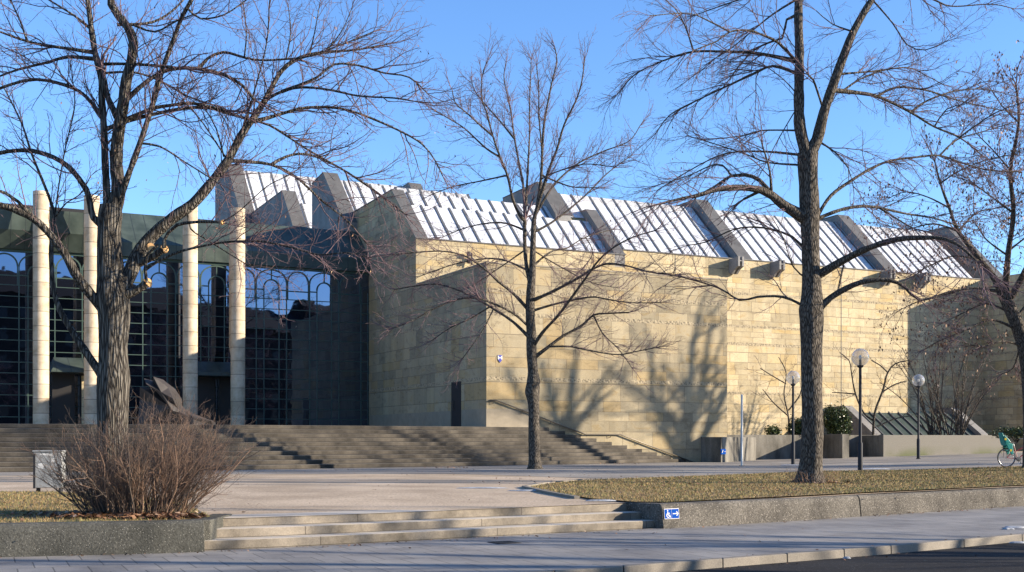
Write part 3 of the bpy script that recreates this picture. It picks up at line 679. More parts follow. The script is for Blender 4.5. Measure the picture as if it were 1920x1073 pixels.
# shield emblem plate
sg = thing('shield_plate', 'small white and blue shield emblem plate on the front block wall', 'sign', (bx, by, 0), math.atan2(st_, ct))
tc_, zc_ = t_at(937, -8.72), ZC+(826-673)/F*55.6; yS = -8.75
W_, H_ = .115, .25
MB().prism([(tc_-W_,yS,zc_+H_*.6),(tc_+W_,yS,zc_+H_*.6),(tc_+W_,yS,zc_-H_*.15),(tc_,yS,zc_-H_*.8),(tc_-W_,yS,zc_-H_*.15)],
           [(tc_-W_,yS+.02,zc_+H_*.6),(tc_+W_,yS+.02,zc_+H_*.6),(tc_+W_,yS+.02,zc_-H_*.15),(tc_,yS+.02,zc_-H_*.8),(tc_-W_,yS+.02,zc_-H_*.15)]).build('plate', M['white_paint'], sg)
e = yS-.004
MB().add([(tc_-W_,e,zc_+H_*.6),(tc_+W_,e,zc_+H_*.6),(tc_,e,zc_+H_*.1),(tc_,e,zc_+H_*.1),(tc_+W_*.85,e,zc_-H_*.3),(tc_,e,zc_-H_*.8),(tc_-W_*.85,e,zc_-H_*.3)],
         [(0,1,2),(3,4,5,6)]).build('emblem', M['shield_blue'], sg, recalc=False)

# wheelchair sign at the wall corner
xs_ = (CX+0-CX, )
ws = thing('wheelchair_sign', 'blue wheelchair sign with arrow on the low wall corner', 'sign')
def on_wall(u, z):        # u metres along the wall from its corner, 4 mm proud
    d = (FR(3.2)-FR(2.66))/.54; tt = Vector((1, d)).normalized(); nn = Vector((-tt.y, tt.x))
    p = Vector((2.66, FR(2.66)))+tt*u+nn*(-.012+.035*z/.33)
    return Vector((p.x, p.y, z))
def fill(pts2, off, m, name, par=None):
    vs = [on_wall(u, z)+Vector((.3, -.6, .05))*off for u, z in pts2]; return vs
def plate(rects, name, m, par, off, th=.004):
    b = MB()
    for poly in rects:
        v = [on_wall(u, z)+Vector((.45, -.89, 0))*off for u, z in poly]; b.prism(v, [q_-Vector((.45, -.89, 0))*th for q_ in v])
    return b.build(name, m, par)
def rect(a, b, c, d_): return [(a,b),(c,b),(c,d_),(a,d_)]
U0, Z0s, UW, ZH = .03, .165, .35, .18
plate([rect(U0, Z0s, U0+UW, Z0s+ZH)], 'border', M['white_paint'], ws, .004)
plate([rect(U0+.008, Z0s+.008, U0+UW/2-.004, Z0s+ZH-.008), rect(U0+UW/2+.004, Z0s+.008, U0+UW-.008, Z0s+ZH-.008)], 'panel', M['blue_sign'], ws, .007)
cx_, cz_ = U0+.085, Z0s+.065
def ringpoly(cx, cz, r0, r1, a0, a1, n=14):
    out = []
    for k in range(n):
        A, B_ = a0+(a1-a0)*k/n, a0+(a1-a0)*(k+1)/n
        out.append([(cx+r0*math.cos(A), cz+r0*math.sin(A)), (cx+r1*math.cos(A), cz+r1*math.sin(A)), (cx+r1*math.cos(B_), cz+r1*math.sin(B_)), (cx+r0*math.cos(B_), cz+r0*math.sin(B_))])
    return out
sy = ringpoly(cx_, cz_, .030, .042, R(100), R(350)) + [rect(cx_-.012, cz_+.0, cx_+.002, cz_+.065), rect(cx_, cz_+.03, cx_+.04, cz_+.042), rect(cx_, cz_-.002, cx_+.038, cz_+.010),
     [(cx_+.030,cz_+.005),(cx_+.042,cz_+.008),(cx_+.058,cz_-.034),(cx_+.046,cz_-.038)], rect(cx_+.05, cz_-.04, cx_+.068, cz_-.030)] + ringpoly(cx_-.006, cz_+.082, .0005, .012, 0, 2*PI, 10)
plate(sy, 'wheelchair_symbol', M['white_paint'], ws, .010, .002)
ax, az = U0+UW/2+.022, Z0s+ZH/2
plate([rect(ax, az-.007, ax+.12, az+.007), [(ax+.135,az),(ax+.095,az+.042),(ax+.082,az+.034),(ax+.112,az)], [(ax+.135,az),(ax+.112,az),(ax+.082,az-.034),(ax+.095,az-.042)]], 'arrow', M['white_paint'], ws, .010, .002)

# ------------------------------------------------------------------ planter walls on the right
def wallbox(name, label, a, b, th, z0, z1, m=None):
    a = Vector(a); b = Vector(b); d = (b-a).normalized(); nn = Vector((-d.y, d.x))
    o = MB().pz([tuple(a), tuple(b), tuple(b+nn*th), tuple(a+nn*th)], z0, z1).build(name, m or M['concrete'], bevel=.02)
    return tag(o, label, 'wall')
c1 = gp(1298, 866.5, .45); c2 = gp(1352, 867.5, .45)
A1 = Vector((c1.x, c1.y)); A2 = Vector((c2.x, c2.y))
pw = MB().pz([tuple(A1), tuple(A2), tuple(A2+Vector((3.0,6.2))), tuple(A1+Vector((1.2,7.2)))], .2, 1.72).build('planter_block', M['concrete'], bevel=.02); tag(pw, 'short concrete planter block at the foot of the front block', 'planter')
def bwall(label, t0, t1, s0, s1, z1=1.86, name='planter_wall', m='concrete'):
    o = thing(name, label, 'wall', (bx, by, 0), math.atan2(st_, ct)); MB().box((t0, s0, .2), (t1, s1, z1)).build('wall_body', M[m], o, bevel=.02); return o
bwall('concrete planter wall running behind the white pole', t_at(1352, -5), t_at(1520, -5), -5.0, -4.6)
bwall('concrete planter end block right of the big trunk under the evergreen bush', t_at(1579, -7.6), t_at(1592, -7.6), -7.6, -4.6, 1.9)
bwall('recessed dark stretch of planter wall between the lamp posts', t_at(1592, -7.6)-.3, t_at(1660, -5), -5.0, -4.65)
bwall('long mossy concrete planter wall behind the farthest globe lamp', t_at(1656, -7), t_at(1880, -7), -7, -6.6, 1.86, m='mossy')
tq = t_at(1656, -7); bwall('short return of the long planter wall facing the nearest lamp', tq+.02, tq+.4, -6.58, -4.6, 1.84)
# small blue sign on the planter block corner
ps = thing('blue_plate', 'small blue wheelchair plate on the concrete planter block', 'sign')
pc = px(1356.5, 847, A2.y-.04); dv = Vector((.82, .57, 0))
b = MB(); hw = .17
b.prism([pc-dv*hw+Vector((0,0,-.13)), pc+dv*hw+Vector((0,0,-.13)), pc+dv*hw+Vector((0,0,.13)), pc-dv*hw+Vector((0,0,.13))],
        [q_+Vector((-.02,.04,0)) for q_ in (pc-dv*hw+Vector((0,0,-.13)), pc+dv*hw+Vector((0,0,-.13)), pc+dv*hw+Vector((0,0,.13)), pc-dv*hw+Vector((0,0,.13)))])
b.build('plate', M['blue_sign'], ps)
k_ = pc+Vector((.012,-.02,0))
MB().bar(k_+dv*.02, k_+dv*.15, .03, .012).bar(k_-dv*.12+Vector((0,0,-.06)), k_-dv*.06+Vector((0,0,.08)), .03, .03).build('symbol', M['white_paint'], ps)

# ------------------------------------------------------------------ globe lamps
def lamp(x, y, D, H, label, bulb):
    P = px(x, y, D); g = zp(P.x, P.y)
    t = thing('globe_lamp', label, 'street lamp', (P.x, P.y, g), 0, 'globe lamps on the plaza')
    r = .31
    MB().lathe([(.12,-.05),(.12,.03),(.085,.05),(.085,1.0),(.055,1.05),(.05,H-2*r-.06),(.09,H-2*r-.05),(.12,H-2*r+.02),(.02,H-2*r+.03)], n=16).build('pole', M['pole_dark'], t, smooth='auto')
    n = 16; MB().lathe([(r*math.sin(PI*k/n)+1e-4, H-r-r*math.cos(PI*k/n)) for k in range(1, n)], n=28).build('globe', M['globe'], t, smooth=True)
    MB().lathe([(.045,H-2*r),(.045,H-2*r+.22),(.02,H-2*r+.24)], n=12).build('socket', M['pole_dark'], t)
    MB().lathe([(.02,H-r-.10),(.055,H-r-.03),(.05,H-r+.05),(.01,H-r+.08)], n=12).build('bulb', M['white_paint'], t, smooth=True)
lamp(1613, 885, 42.2, 4.35, 'tall globe lamp nearest, at the lawn edge right of the big trunk', 0)
lamp(1487, 874, 53.0, 4.2, 'globe lamp partly behind the big trunk beside the white pole', 1)
lamp(1722, 866, 60.5, 4.3, 'globe lamp farthest back, in front of the shaded wall', 1)
wp = px(1391, 874, 51.3); g = zp(wp.x, wp.y)
tp = thing('white_pole', 'slim white pole standing on the path before the planter wall', 'pole', (wp.x, wp.y, g))
MB().lathe([(.048,0),(.048,3.05),(.02,3.08)], n=12).build('shaft', M['white_paint'], tp, smooth='auto'); MB().lathe([(.13,-.02),(.13,.02)], n=12).build('foot', M['pole_dark'], tp)

# utility box
ub = thing('utility_box', 'grey metal cabinet with torn stickers standing left of the shrub', 'cabinet', (px(93,0,25.6).x, 25.6, zp(-9,25.6)), R(8))
MB().box((-.29,-.17,.09),(.29,.17,.86)).build('cabinet_body', M['box_grey'], ub, bevel=.012)
MB().box((-.31,-.19,.86),(.31,.19,.89)).build('lid', M['box_grey'], ub, bevel=.006)
for sx_ in (-.25, .21): MB().box((sx_,-.1,-.02),(sx_+.04,.1,.09)).build('leg', M['pole_dark'], ub)
MB().box((-.295,-.182,.08),(-.25,-.171,.82)).build('edge_strip', M['pole_dark'], ub)
MB().add([(-.2,-.1725,.52),(-.09,-.1725,.50),(-.07,-.1725,.60),(-.13,-.1725,.62),(-.21,-.1725,.59),(.05,-.1725,.62),(.15,-.1725,.64),(.14,-.1725,.73),(.08,-.1725,.72),(-.18,-.1725,.80),(.12,-.1725,.76),(.1,-.1725,.80),(-.1,-.1725,.83)],
         [(0,1,2,3,4),(5,6,7,8),(9,10,11,12)]).build('sticker', M['white_paint'], ub, recalc=False)

# drain grate + metal threshold in the pavement
gd = gp(946, 1018, 0); dg = thing('drain_grate', 'small iron drain grate set in the pavement below the steps', 'drain', (gd.x, gd.y, 0.003), R(30))
m = MB().box((-.19,-.19,0),(.19,-.165,.008)).box((-.19,.165,0),(.19,.19,.008))
for k in range(9): m.box((-.19+k*.0445,-.165,0),(-.19+k*.0445+.022,.165,.008))
m.build('grate_bars', M['grate'], dg)
MB().box((-.185,-.16,-.002),(.185,.16,.001)).build('sump', M['door_dark'], dg)

# ------------------------------------------------------------------ bronze sculpture on the terrace
scu = thing('bronze_sculpture', 'dark bronze sculpture of two folded slabs lying on the terrace', 'sculpture', (px(325, 0, 53).x, 53, ZT))
k_ = 53/F
def sp(x, y): return ((x-325)*k_, 0, (796-y)*k_*1.0)
def slab(name, top, bot, th, y0, bulge, sm=True):
    # two edges given as pixel lists of equal length; a sheet between them with thickness and fold
    n = len(top); b = MB(); vs = []
    m_ = 6
    for i in range(n):
        a = Vector(sp(*top[i])); c = Vector(sp(*bot[i]))
        for j in range(m_+1):
            f = j/m_; p = a.lerp(c, f); yy = y0+bulge*math.sin(PI*f)+.25*math.sin(i*1.1)-f*.9
            vs.append((p.x, yy, p.z))
    N = len(vs); vs2 = [(x_, y_+th, z_-.03) for x_, y_, z_ in vs]; w_ = m_+1
    fs = []
    for i in range(n-1):
        for j in range(m_):
            q = (i*w_+j, (i+1)*w_+j, (i+1)*w_+j+1, i*w_+j+1); fs.append(q); fs.append(tuple(v+N for v in q[::-1]))
    ed_ = [i*w_ for i in range(n)]; 
    for i in range(n-1):
        fs.append((i*w_, i*w_+N, (i+1)*w_+N, (i+1)*w_)); fs.append((i*w_+m_, (i+1)*w_+m_, (i+1)*w_+m_+N, i*w_+m_+N))
    for j in range(m_):
        fs.append((j, j+1, j+1+N, j+N)); e_ = (n-1)*w_; fs.append((e_+j, e_+j+N, e_+j+1+N, e_+j+1))
    return b.add(vs+vs2, fs).build(name, M['bronze'], scu, smooth='auto')
def chunk(name, P_, y0, y1, sc2=.8, sh=(0,0)):
    a = [Vector(sp(*q)) for q in P_]; c = sum(a, Vector())/len(a)
    lo = [(q.x, y0+.25*math.sin(i*2.1), q.z) for i, q in enumerate(a)]; hi = [(c.x+(q.x-c.x)*sc2+sh[0], y1+.2*math.sin(i*1.7), max(0, c.z+(q.z-c.z)*sc2+sh[1])) for i, q in enumerate(a)]
    b = MB(); n = len(a); cl = sum((Vector(v) for v in lo), Vector())/n; ch = sum((Vector(v) for v in hi), Vector())/n; cl.y -= .22
    b.add(lo+hi+[tuple(cl), tuple(ch)], [((i+1)%n, i, 2*n) for i in range(n)]+[(n+i, n+(i+1)%n, 2*n+1) for i in range(n)]+[(i, (i+1)%n, n+(i+1)%n, n+i) for i in range(n)])
    return b.build(name, M['bronze'], scu, bevel=.03)
chunk('lower_slab', [(258,797),(260,745),(266,721),(277,724),(295,731),(312,743),(330,758),(352,772),(380,784),(406,793),(406,797)], -.1, 1.3)
chunk('upper_slab', [(279,707),(293,713),(299,704),(309,711),(323,724),(336,745),(340,760),(352,772),(335,768),(318,750),(300,732),(286,718)], -.75, .5, .9)
chunk('tail_slab', [(338,765),(352,768),(372,778),(404,785),(407,796),(375,796),(350,790)], -.7, .2, .85)
# ------------------------------------------------------------------ bicycle with child seat
bp = px(1887, 0, 44.6); bg_ = zp(bp.x, bp.y)
bk = thing('bicycle', 'dark red bicycle with teal child seat parked behind the lawn', 'bicycle', (bp.x, bp.y, bg_), R(6))
def wheel(cx):
    r = .345; c = (cx, 0, r)
    t = MB().tube([(cx+r*math.cos(2*PI*k/32), 0, r+r*math.sin(2*PI*k/32)) for k in range(32)], .018, 6, closed=True).build('wheel', M['rubber'], bk, smooth=True)
    MB().tube([(cx+(r-.03)*math.cos(2*PI*k/32), 0, r+(r-.03)*math.sin(2*PI*k/32)) for k in range(32)], .013, 5, closed=True).build('rim', M['chrome'], t, smooth=True)
    s = MB()
    for k in range(18): a = 2*PI*k/18; s.bar(c, (cx+(r-.03)*math.cos(a), 0, r+(r-.03)*math.sin(a)), .003, .003)
    s.tube([(cx,-.05,r),(cx,.05,r)], .022, 8); s.build('spokes', M['chrome'], t)
wheel(0); wheel(1.06)
fr_ = MB(); BBk = (.44,0,.29); ST = (.30,0,.78); HT = (.88,0,.86); HB = (.92,0,.66)
for a_, b_, r_ in ((BBk,ST,.016),(BBk,HB,.019),((.32,0,.55),HT,.016),((0,.05,.345),BBk,.010),((0,-.05,.345),BBk,.010),((0,.05,.345),(.32,.02,.62),.009),((0,-.05,.345),(.32,-.02,.62),.009),(HT,HB,.02),(HB,(1.06,.05,.345),.012),(HB,(1.06,-.05,.345),.012)):
    fr_.tube([a_, b_], r_, 8)
fr_.build('frame', M['red_paint'], bk)
MB().tube([(.86,0,.86),(.84,0,1.02),(.80,.22,1.06),(.66,.27,1.05)], .011, 6).tube([(.84,0,1.02),(.80,-.22,1.06),(.66,-.27,1.05)], .011, 6).build('handlebar', M['chrome'], bk)
MB().tube([ST,(.28,0,.88)], .013, 8).build('seat_post', M['chrome'], bk)
MB().prism([(.10,-.09,.88),(.10,.09,.88),(.30,.03,.88),(.40,.015,.88),(.40,-.015,.88),(.30,-.03,.88)], [(.10,-.07,.95),(.10,.07,.95),(.30,.02,.93),(.40,.01,.92),(.40,-.01,.92),(.30,-.02,.93)]).build('saddle', M['rubber'], bk, bevel=.01)
MB().tube([(.44,-.04,.29),(.44,-.09,.29)], .09, 16).tube([(.44,-.11,.29),(.44,.11,.29)], .015, 8).bar((.44,-.1,.29),(.52,-.1,.14), .02,.02).bar((.44,.1,.29),(.36,.1,.44), .02,.02).build('crank', M['chrome'], bk)
MB().box((.47,-.2,.125),(.57,-.1,.145)).build('pedal', M['rubber'], bk); MB().box((.31,.1,.43),(.41,.2,.45)).build('pedal', M['rubber'], bk)
MB().tube([(.40,-.03,.28),(.52,-.12,.0)], .008, 6).build('kickstand', M['chrome'], bk)
MB().bar((-.18,0,.73),(.26,0,.73),.12,.012).bar((-.1,.05,.345),(-.05,.06,.73),.01,.01).bar((0,-.05,.345),(-.05,-.06,.73),.01,.01).build('rear_rack', M['pole_dark'], bk)
cs = MB()
cs.prism([(-.12,-.16,.80),(.16,-.16,.78),(.16,.16,.78),(-.12,.16,.80)], [(-.14,-.18,.93),(.18,-.16,.86),(.18,.16,.86),(-.14,.18,.93)])
cs.prism([(-.14,-.17,.85),(-.05,-.17,.85),(-.05,.17,.85),(-.14,.17,.85)], [(-.27,-.12,1.27),(-.21,-.13,1.28),(-.21,.13,1.28),(-.27,.12,1.27)])
for q in (-.17, .12): cs.prism([(-.12,q,.92),(.16,q,.84),(.20,q,.50),(.12,q,.45),(-.02,q,.70)], [(-.12,q+.05,.92),(.16,q+.05,.84),(.20,q+.05,.50),(.12,q+.05,.45),(-.02,q+.05,.70)])
for q in (-.20, .15): cs.prism([(-.2,q,1.22),(-.02,q,1.05),(.08,q,.92),(-.12,q,.88)], [(-.2,q+.05,1.22),(-.02,q+.05,1.05),(.08,q+.05,.92),(-.12,q+.05,.88)])
cso = cs.build('child_seat', M['teal'], bk, bevel=.015)
MB().box((.05,-.175,.58),(.12,-.171,.66)).build('pad', M['yellow'], cso); MB().box((-.18,-.205,1.0),(-.1,-.201,1.08)).build('pad', M['yellow'], cso)

# ------------------------------------------------------------------ buildings across the street (seen only as reflections in the hall glass)
def house(x0, x1, y0, y1, h, label):
    t = thing('town_house', label, 'house')
    MB().box((x0,y0,0),(x1,y1,h)).build('wall', M['far_wall'], t)
    ym = (y0+y1)/2
    MB().prism([(x0-.5,y1+.5,h),(x0-.5,y0-.5,h),(x0-.5,ym,h+4)], [(x1+.5,y1+.5,h),(x1+.5,y0-.5,h),(x1+.5,ym,h+4)]).build('roof', M['far_roof'], t)
    nx = int((x1-x0)/3.2); 
    proto = None
    for i in range(nx):
        for k in range(int(h/3.3)):
            xx = x0+1.2+i*3.2; zz = 1.2+k*3.3
            if proto is None: proto = MB().box((0,-.05,0),(1.3,.03,1.8)).build('window', M['far_window'], t); q = proto
            else: q = proto.copy(); COL.objects.link(q); q.parent = t
            q.location = (xx, y1, zz)
house(24, 58, -42, -30, 21, 'six storey rendered house across the street, west one of the row')
house(59, 84, -44, -31, 19.5, 'lower rendered house across the street between its neighbours')
house(86, 150, -45, -32, 22, 'long rendered house across the street, east one of the row')

# ================================================================== trees
from mathutils import noise as mnoise
class TB:
    """collects tapering tubes and turns them into one mesh"""
    def __init__(s): s.g = {}
    def add(s, pts, rad, n): s.g.setdefault((len(pts), n), []).append((pts, rad))
    def arrays(s):
        Vs = []; Fs = []; base = 0
        for (m, n), items in s.g.items():
            P = np.array([i[0] for i in items], dtype=np.float64).reshape(-1, m, 3); Rr = np.array([i[1] for i in items], dtype=np.float64)
            T = np.empty_like(P); T[:,1:-1] = P[:,2:]-P[:,:-2]; T[:,0] = P[:,1]-P[:,0]; T[:,-1] = P[:,-1]-P[:,-2]
            T /= np.linalg.norm(T, axis=2, keepdims=True)+1e-9
            ref = np.zeros((len(P),1,3)); D0 = np.abs(P[:,-1]-P[:,0]); ref[np.arange(len(P)),0,np.argmin(D0,axis=1)] = 1
            U = np.cross(T, ref); U /= np.linalg.norm(U, axis=2, keepdims=True)+1e-9; W = np.cross(T, U)
            a = np.arange(n)*2*PI/n
            V = P[:,:,None,:]+Rr[:,:,None,None]*(U[:,:,None,:]*np.cos(a)[None,None,:,None]+W[:,:,None,:]*np.sin(a)[None,None,:,None])
            k = np.arange(n); i = np.arange(m-1)[:,None]
            f = np.stack([i*n+k, i*n+(k+1)%n, (i+1)*n+(k+1)%n, (i+1)*n+k], axis=-1).reshape(-1,4)
            f = (f[None]+(np.arange(len(P))*m*n)[:,None,None]).reshape(-1,4)+base
            Vs.append(V.reshape(-1,3)); Fs.append(f); base += len(P)*m*n
        return np.concatenate(Vs), np.concatenate(Fs)
    def build(s, name, m, parent):
        if not s.g: return None
        V, Fc = s.arrays(); inv = np.array(parent.location); return fast_mesh(name, V-inv, Fc, 4, m, parent, True)

def resample(pts, step):
    """Catmull-Rom through (vec, radius) points"""
    out = []
    P = [pts[0]]+list(pts)+[pts[-1]]
    for i in range(1, len(P)-2):
        a, b, c, d = P[i-1], P[i], P[i+1], P[i+2]; L = (b[0]-c[0]).length; n = max(1, int(L/step))
        for k in range(n):
            t = k/n
            v = .5*((2*b[0])+(c[0]-a[0])*t+(2*a[0]-5*b[0]+4*c[0]-d[0])*t*t+(3*b[0]-a[0]-3*c[0]+d[0])*t**3)
            out.append((v, b[1]+(c[1]-b[1])*t))
    out.append(pts[-1]); return out

def grow(tb, rg, p, d, L, r, lvl, P):
    """one twig and its children. P: dict(seg, trop (per level), kids (per metre, per level), ang, maxl)"""
    n = max(2, min(9, int(L/P['seg'][lvl])))
    pts = [tuple(p)]; rad = [r]; sl = L/n; x = Vector(p); d = Vector(d); tr = P['trop'][lvl]; wob = P['wob'][lvl]
    dirs = [d.copy()]
    re = max(P['rmin'], r*.35)
    for i in range(n):
        d = d+Vector((rg.gauss(0, wob), rg.gauss(0, wob), rg.gauss(0, wob)+tr)); d.normalize()
        x = x+d*sl; pts.append(tuple(x)); rad.append(r+(re-r)*(i+1)/n); dirs.append(d.copy())
    tb.add(pts, rad, 5 if r > .012 else (4 if r > .006 else 3))
    if P.get('leaf') and lvl >= P['leaf_lvl'] and rg.random() < P['leaf']: P['leaves'].append((Vector(pts[-1]), d.copy()))
    if lvl < P['maxl']:
        c = L*P['kids'][lvl]; c = int(c)+(rg.random() < c-int(c))
        sgn = rg.choice((-1, 1)); axis0 = rg.uniform(0, PI)
        for j in range(c):
            f = P['f0']+(1-P['f0'])*(j+rg.random())/c; q = f*n; i = min(n-1, int(q)); t = q-i
            b = Vector(pts[i]).lerp(Vector(pts[i+1]), t); dd = dirs[i+1]
            o = dd.orthogonal().normalized(); o.rotate(Matrix.Rotation(axis0+(PI if sgn > 0 else 0)+rg.gauss(0, .7), 3, dd)); sgn = -sgn
            an = rg.gauss(P['ang'], .17); nd_ = dd*math.cos(an)+o*math.sin(an); nd_.z += P['up']; nd_.normalize()
            Lc = L*rg.uniform(*P['ratio'])*(1.15-.65*f)
            if Lc < .05: continue
            grow(tb, rg, b, nd_, Lc, max(P['rmin'], (r+(re-r)*f)*rg.uniform(.45,.7)), lvl+1, P)

def make_trunk(rows, n, seed, amp, fine):
    V = []; 
    for i, (c, r) in enumerate(rows):
        for k in range(n):
            a = 2*PI*k/n; ca, sa = math.cos(a), math.sin(a)
            q = mnoise.noise(Vector((ca*1.2+seed, sa*1.2, c.z*.9)))*amp+mnoise.noise(Vector((ca*5+seed, sa*5, c.z*2.2)))*fine
            rr = r*(1+q); V.append((c.x+ca*rr, c.y+sa*rr, c.z))
    F_ = [(i*n+k, i*n+(k+1)%n, (i+1)*n+(k+1)%n, (i+1)*n+k) for i in range(len(rows)-1) for k in range(n)]
    return V, F_

DEF = dict(seg=(.16,.10,.07,.05), trop=(.02,.01,0,0), wob=(.13,.16,.2,.2), kids=(5,7,8,0), ang=.75, up=.0, ratio=(.3,.55), f0=.12, maxl=2, rmin=.0022)
def traced_tree(name, label, D, base, trunk, limbs, seed, P, bark_m, lvl0=(.5,1.4), dens=3.0, group=None, cuts=(), kspread=.55, flare=1.5):
    rg = random.Random(seed); S = D/F
    bz = zp(base[0], D) if base[2] is None else base[2]
    t = thing(name, label, 'tree', (base[0], D, bz), 0, group)
    skel = []            # (px, py, depth) samples for attaching
    # trunk: list of (x, y, w)
    tp = [(px(x, y, D), w_/2*S) for x, y, w_ in trunk]
    tr = resample(tp, .09)
    rows = []
    for v, r in tr: rows.append((v, r))
    z0 = rows[0][0].z
    rows = [(v, r*(1+(flare-1)*math.exp(-(v.z-z0)/.16))) for v, r in rows]
    rows.insert(0, (rows[0][0]+Vector((0,0,-.25)), rows[0][1]*1.1))
    V, F_ = make_trunk(rows, 26, seed, .10, .05)
    tb = TB(); tw = TB()
    for v, r in tr: skel.append(((v.x/v.y*F+CX), HY-(v.z-CZ)/v.y*F, v.y, v))
    jobs = []
    for li, lb in enumerate(limbs):
        pts = lb['p']; w0, w1 = lb['w']; k = lb.get('k'); w0 *= (.8 if w0 < 13 else .93); w1 *= .8
        if k is None: k = rg.uniform(-kspread, kspread)
        x0, y0 = pts[0]; near = min(skel, key=lambda s_: (s_[0]-x0)**2+(s_[1]-y0)**2); d0 = lb.get('d', near[2]); cum = 0; q = []
        n = len(pts); ph = rg.uniform(0, 6)
        for i, (x, y) in enumerate(pts):
            if i: cum += math.hypot(x-pts[i-1][0], y-pts[i-1][1])*S
            dd = d0+k*cum+.10*math.sin(cum*1.1+ph)*min(1, cum); f = i/(n-1)
            q.append((px(x, y, dd), max(.003, (w0+(w1-w0)*f**.8)/2*S)))
        q[0] = (near[3].lerp(q[0][0], .5) if near[0]-x0 < 30 else q[0][0], q[0][1]*1.15)
        rs = resample(q, .11 if D < 25 else .18)
        # knobbly limb
        rs = [(v, r*(1+rg.gauss(0, .05))) for v, r in rs]
        nn = 10 if w0*S > .08 else (7 if w0*S > .04 else 5)
        tb.add([tuple(v) for v, r in rs], [r for v, r in rs], nn)
        for v, r in rs: skel.append(((v.x/v.y*F+CX), HY-(v.z-CZ)/v.y*F, v.y, v))
        jobs.append((rs, lb))
    for rs, lb in jobs:
        Lt = sum((rs[i+1][0]-rs[i][0]).length for i in range(len(rs)-1)); m = lb.get('n', 1.0); f0 = lb.get('f0', .12)
        c = int(Lt*dens*m)
        for j in range(c):
            f = f0+(1-f0)*rg.random()**.85; q = f*(len(rs)-1); i = min(len(rs)-2, int(q)); b = rs[i][0].lerp(rs[i+1][0], q-i)
            dd = (rs[i+1][0]-rs[i][0]).normalized(); o = dd.orthogonal().normalized(); o.rotate(Matrix.Rotation(rg.uniform(0, 2*PI), 3, dd))
            an = rg.gauss(P['ang'], .2); e = dd*math.cos(an)+o*math.sin(an); e.z += P['up']; e.normalize()
            L = rg.uniform(*lvl0)*lb.get('L', 1)*(1.1-.35*f); rr = min(rs[i][1]*.6, .004+.007*L)
            grow(tw, rg, b, e, L, max(rr, P['rmin']*1.3), 0, P)
        # the limb's own tip
        if lb.get('tip', 1):
            for _ in range(3):
                dd = (rs[-1][0]-rs[-3][0]).normalized()+Vector((rg.gauss(0,.3), rg.gauss(0,.3), rg.gauss(0,.3)+P['up'])); dd.normalize()
                grow(tw, rg, rs[-1][0], dd, rg.uniform(*lvl0)*lb.get('L', 1)*.9, max(.0035, rs[-1][1]*.7), 0, P)
    inv = t.location
    tv = np.array(V)-np.array(inv)
    to = fast_mesh('trunk', tv, F_, 4, bark_m, t, True)
    tb.build('limbs', bark_m, t)
    cr = tw.build('crown', P.get('mat', M['twig']), t)
    for (x, y, r, dv, depth) in cuts:
        near = min(skel, key=lambda s_: (s_[0]-x)**2+(s_[1]-y)**2); c = px(x, y, near[2]); dv = Vector(dv).normalized(); rr = r*S
        u = dv.orthogonal().normalized(); v = dv.cross(u); m = MB(); n = 14
        ring = lambda o_, s_: [tuple(c+dv*o_+(u*math.cos(2*PI*k/n)+v*math.sin(2*PI*k/n)*1.15)*rr*s_-Vector(inv)) for k in range(n)]
        m.prism(ring(-.03, 1.05), ring(.004, 1.0)); m.build('sawn_face', M['cutwood'], t)
    return t, P
def hang_leaves(P, name, m, parent, seed, size=(.02,.045), rep=1, spread=.05):
    rg = random.Random(seed); V = []; Fc = []; k = 0; inv = Vector(parent.location)
    for p, d in P['leaves']:
        for _ in range(rep):
            s = rg.uniform(*size); c = p+Vector((rg.gauss(0,spread), rg.gauss(0,spread), rg.gauss(0,spread)-s))-inv; u = Vector((rg.gauss(0,.5), rg.gauss(0,.5), -1)).normalized()*s; v = u.orthogonal().normalized(); v.rotate(Matrix.Rotation(rg.uniform(0,6.3), 3, u.normalized())); v *= s*.45; w_ = v.cross(u).normalized()*s*.18
            V += [c-u, c+v+w_, c+u, c-v+w_]; Fc.append((4*k,4*k+1,4*k+2,4*k+3)); k += 1
    if k: return fast_mesh(name, V, Fc, 4, m, parent)
L_ = lambda pts, w0, w1, **k: dict(p=pts, w=(w0, w1), **k)

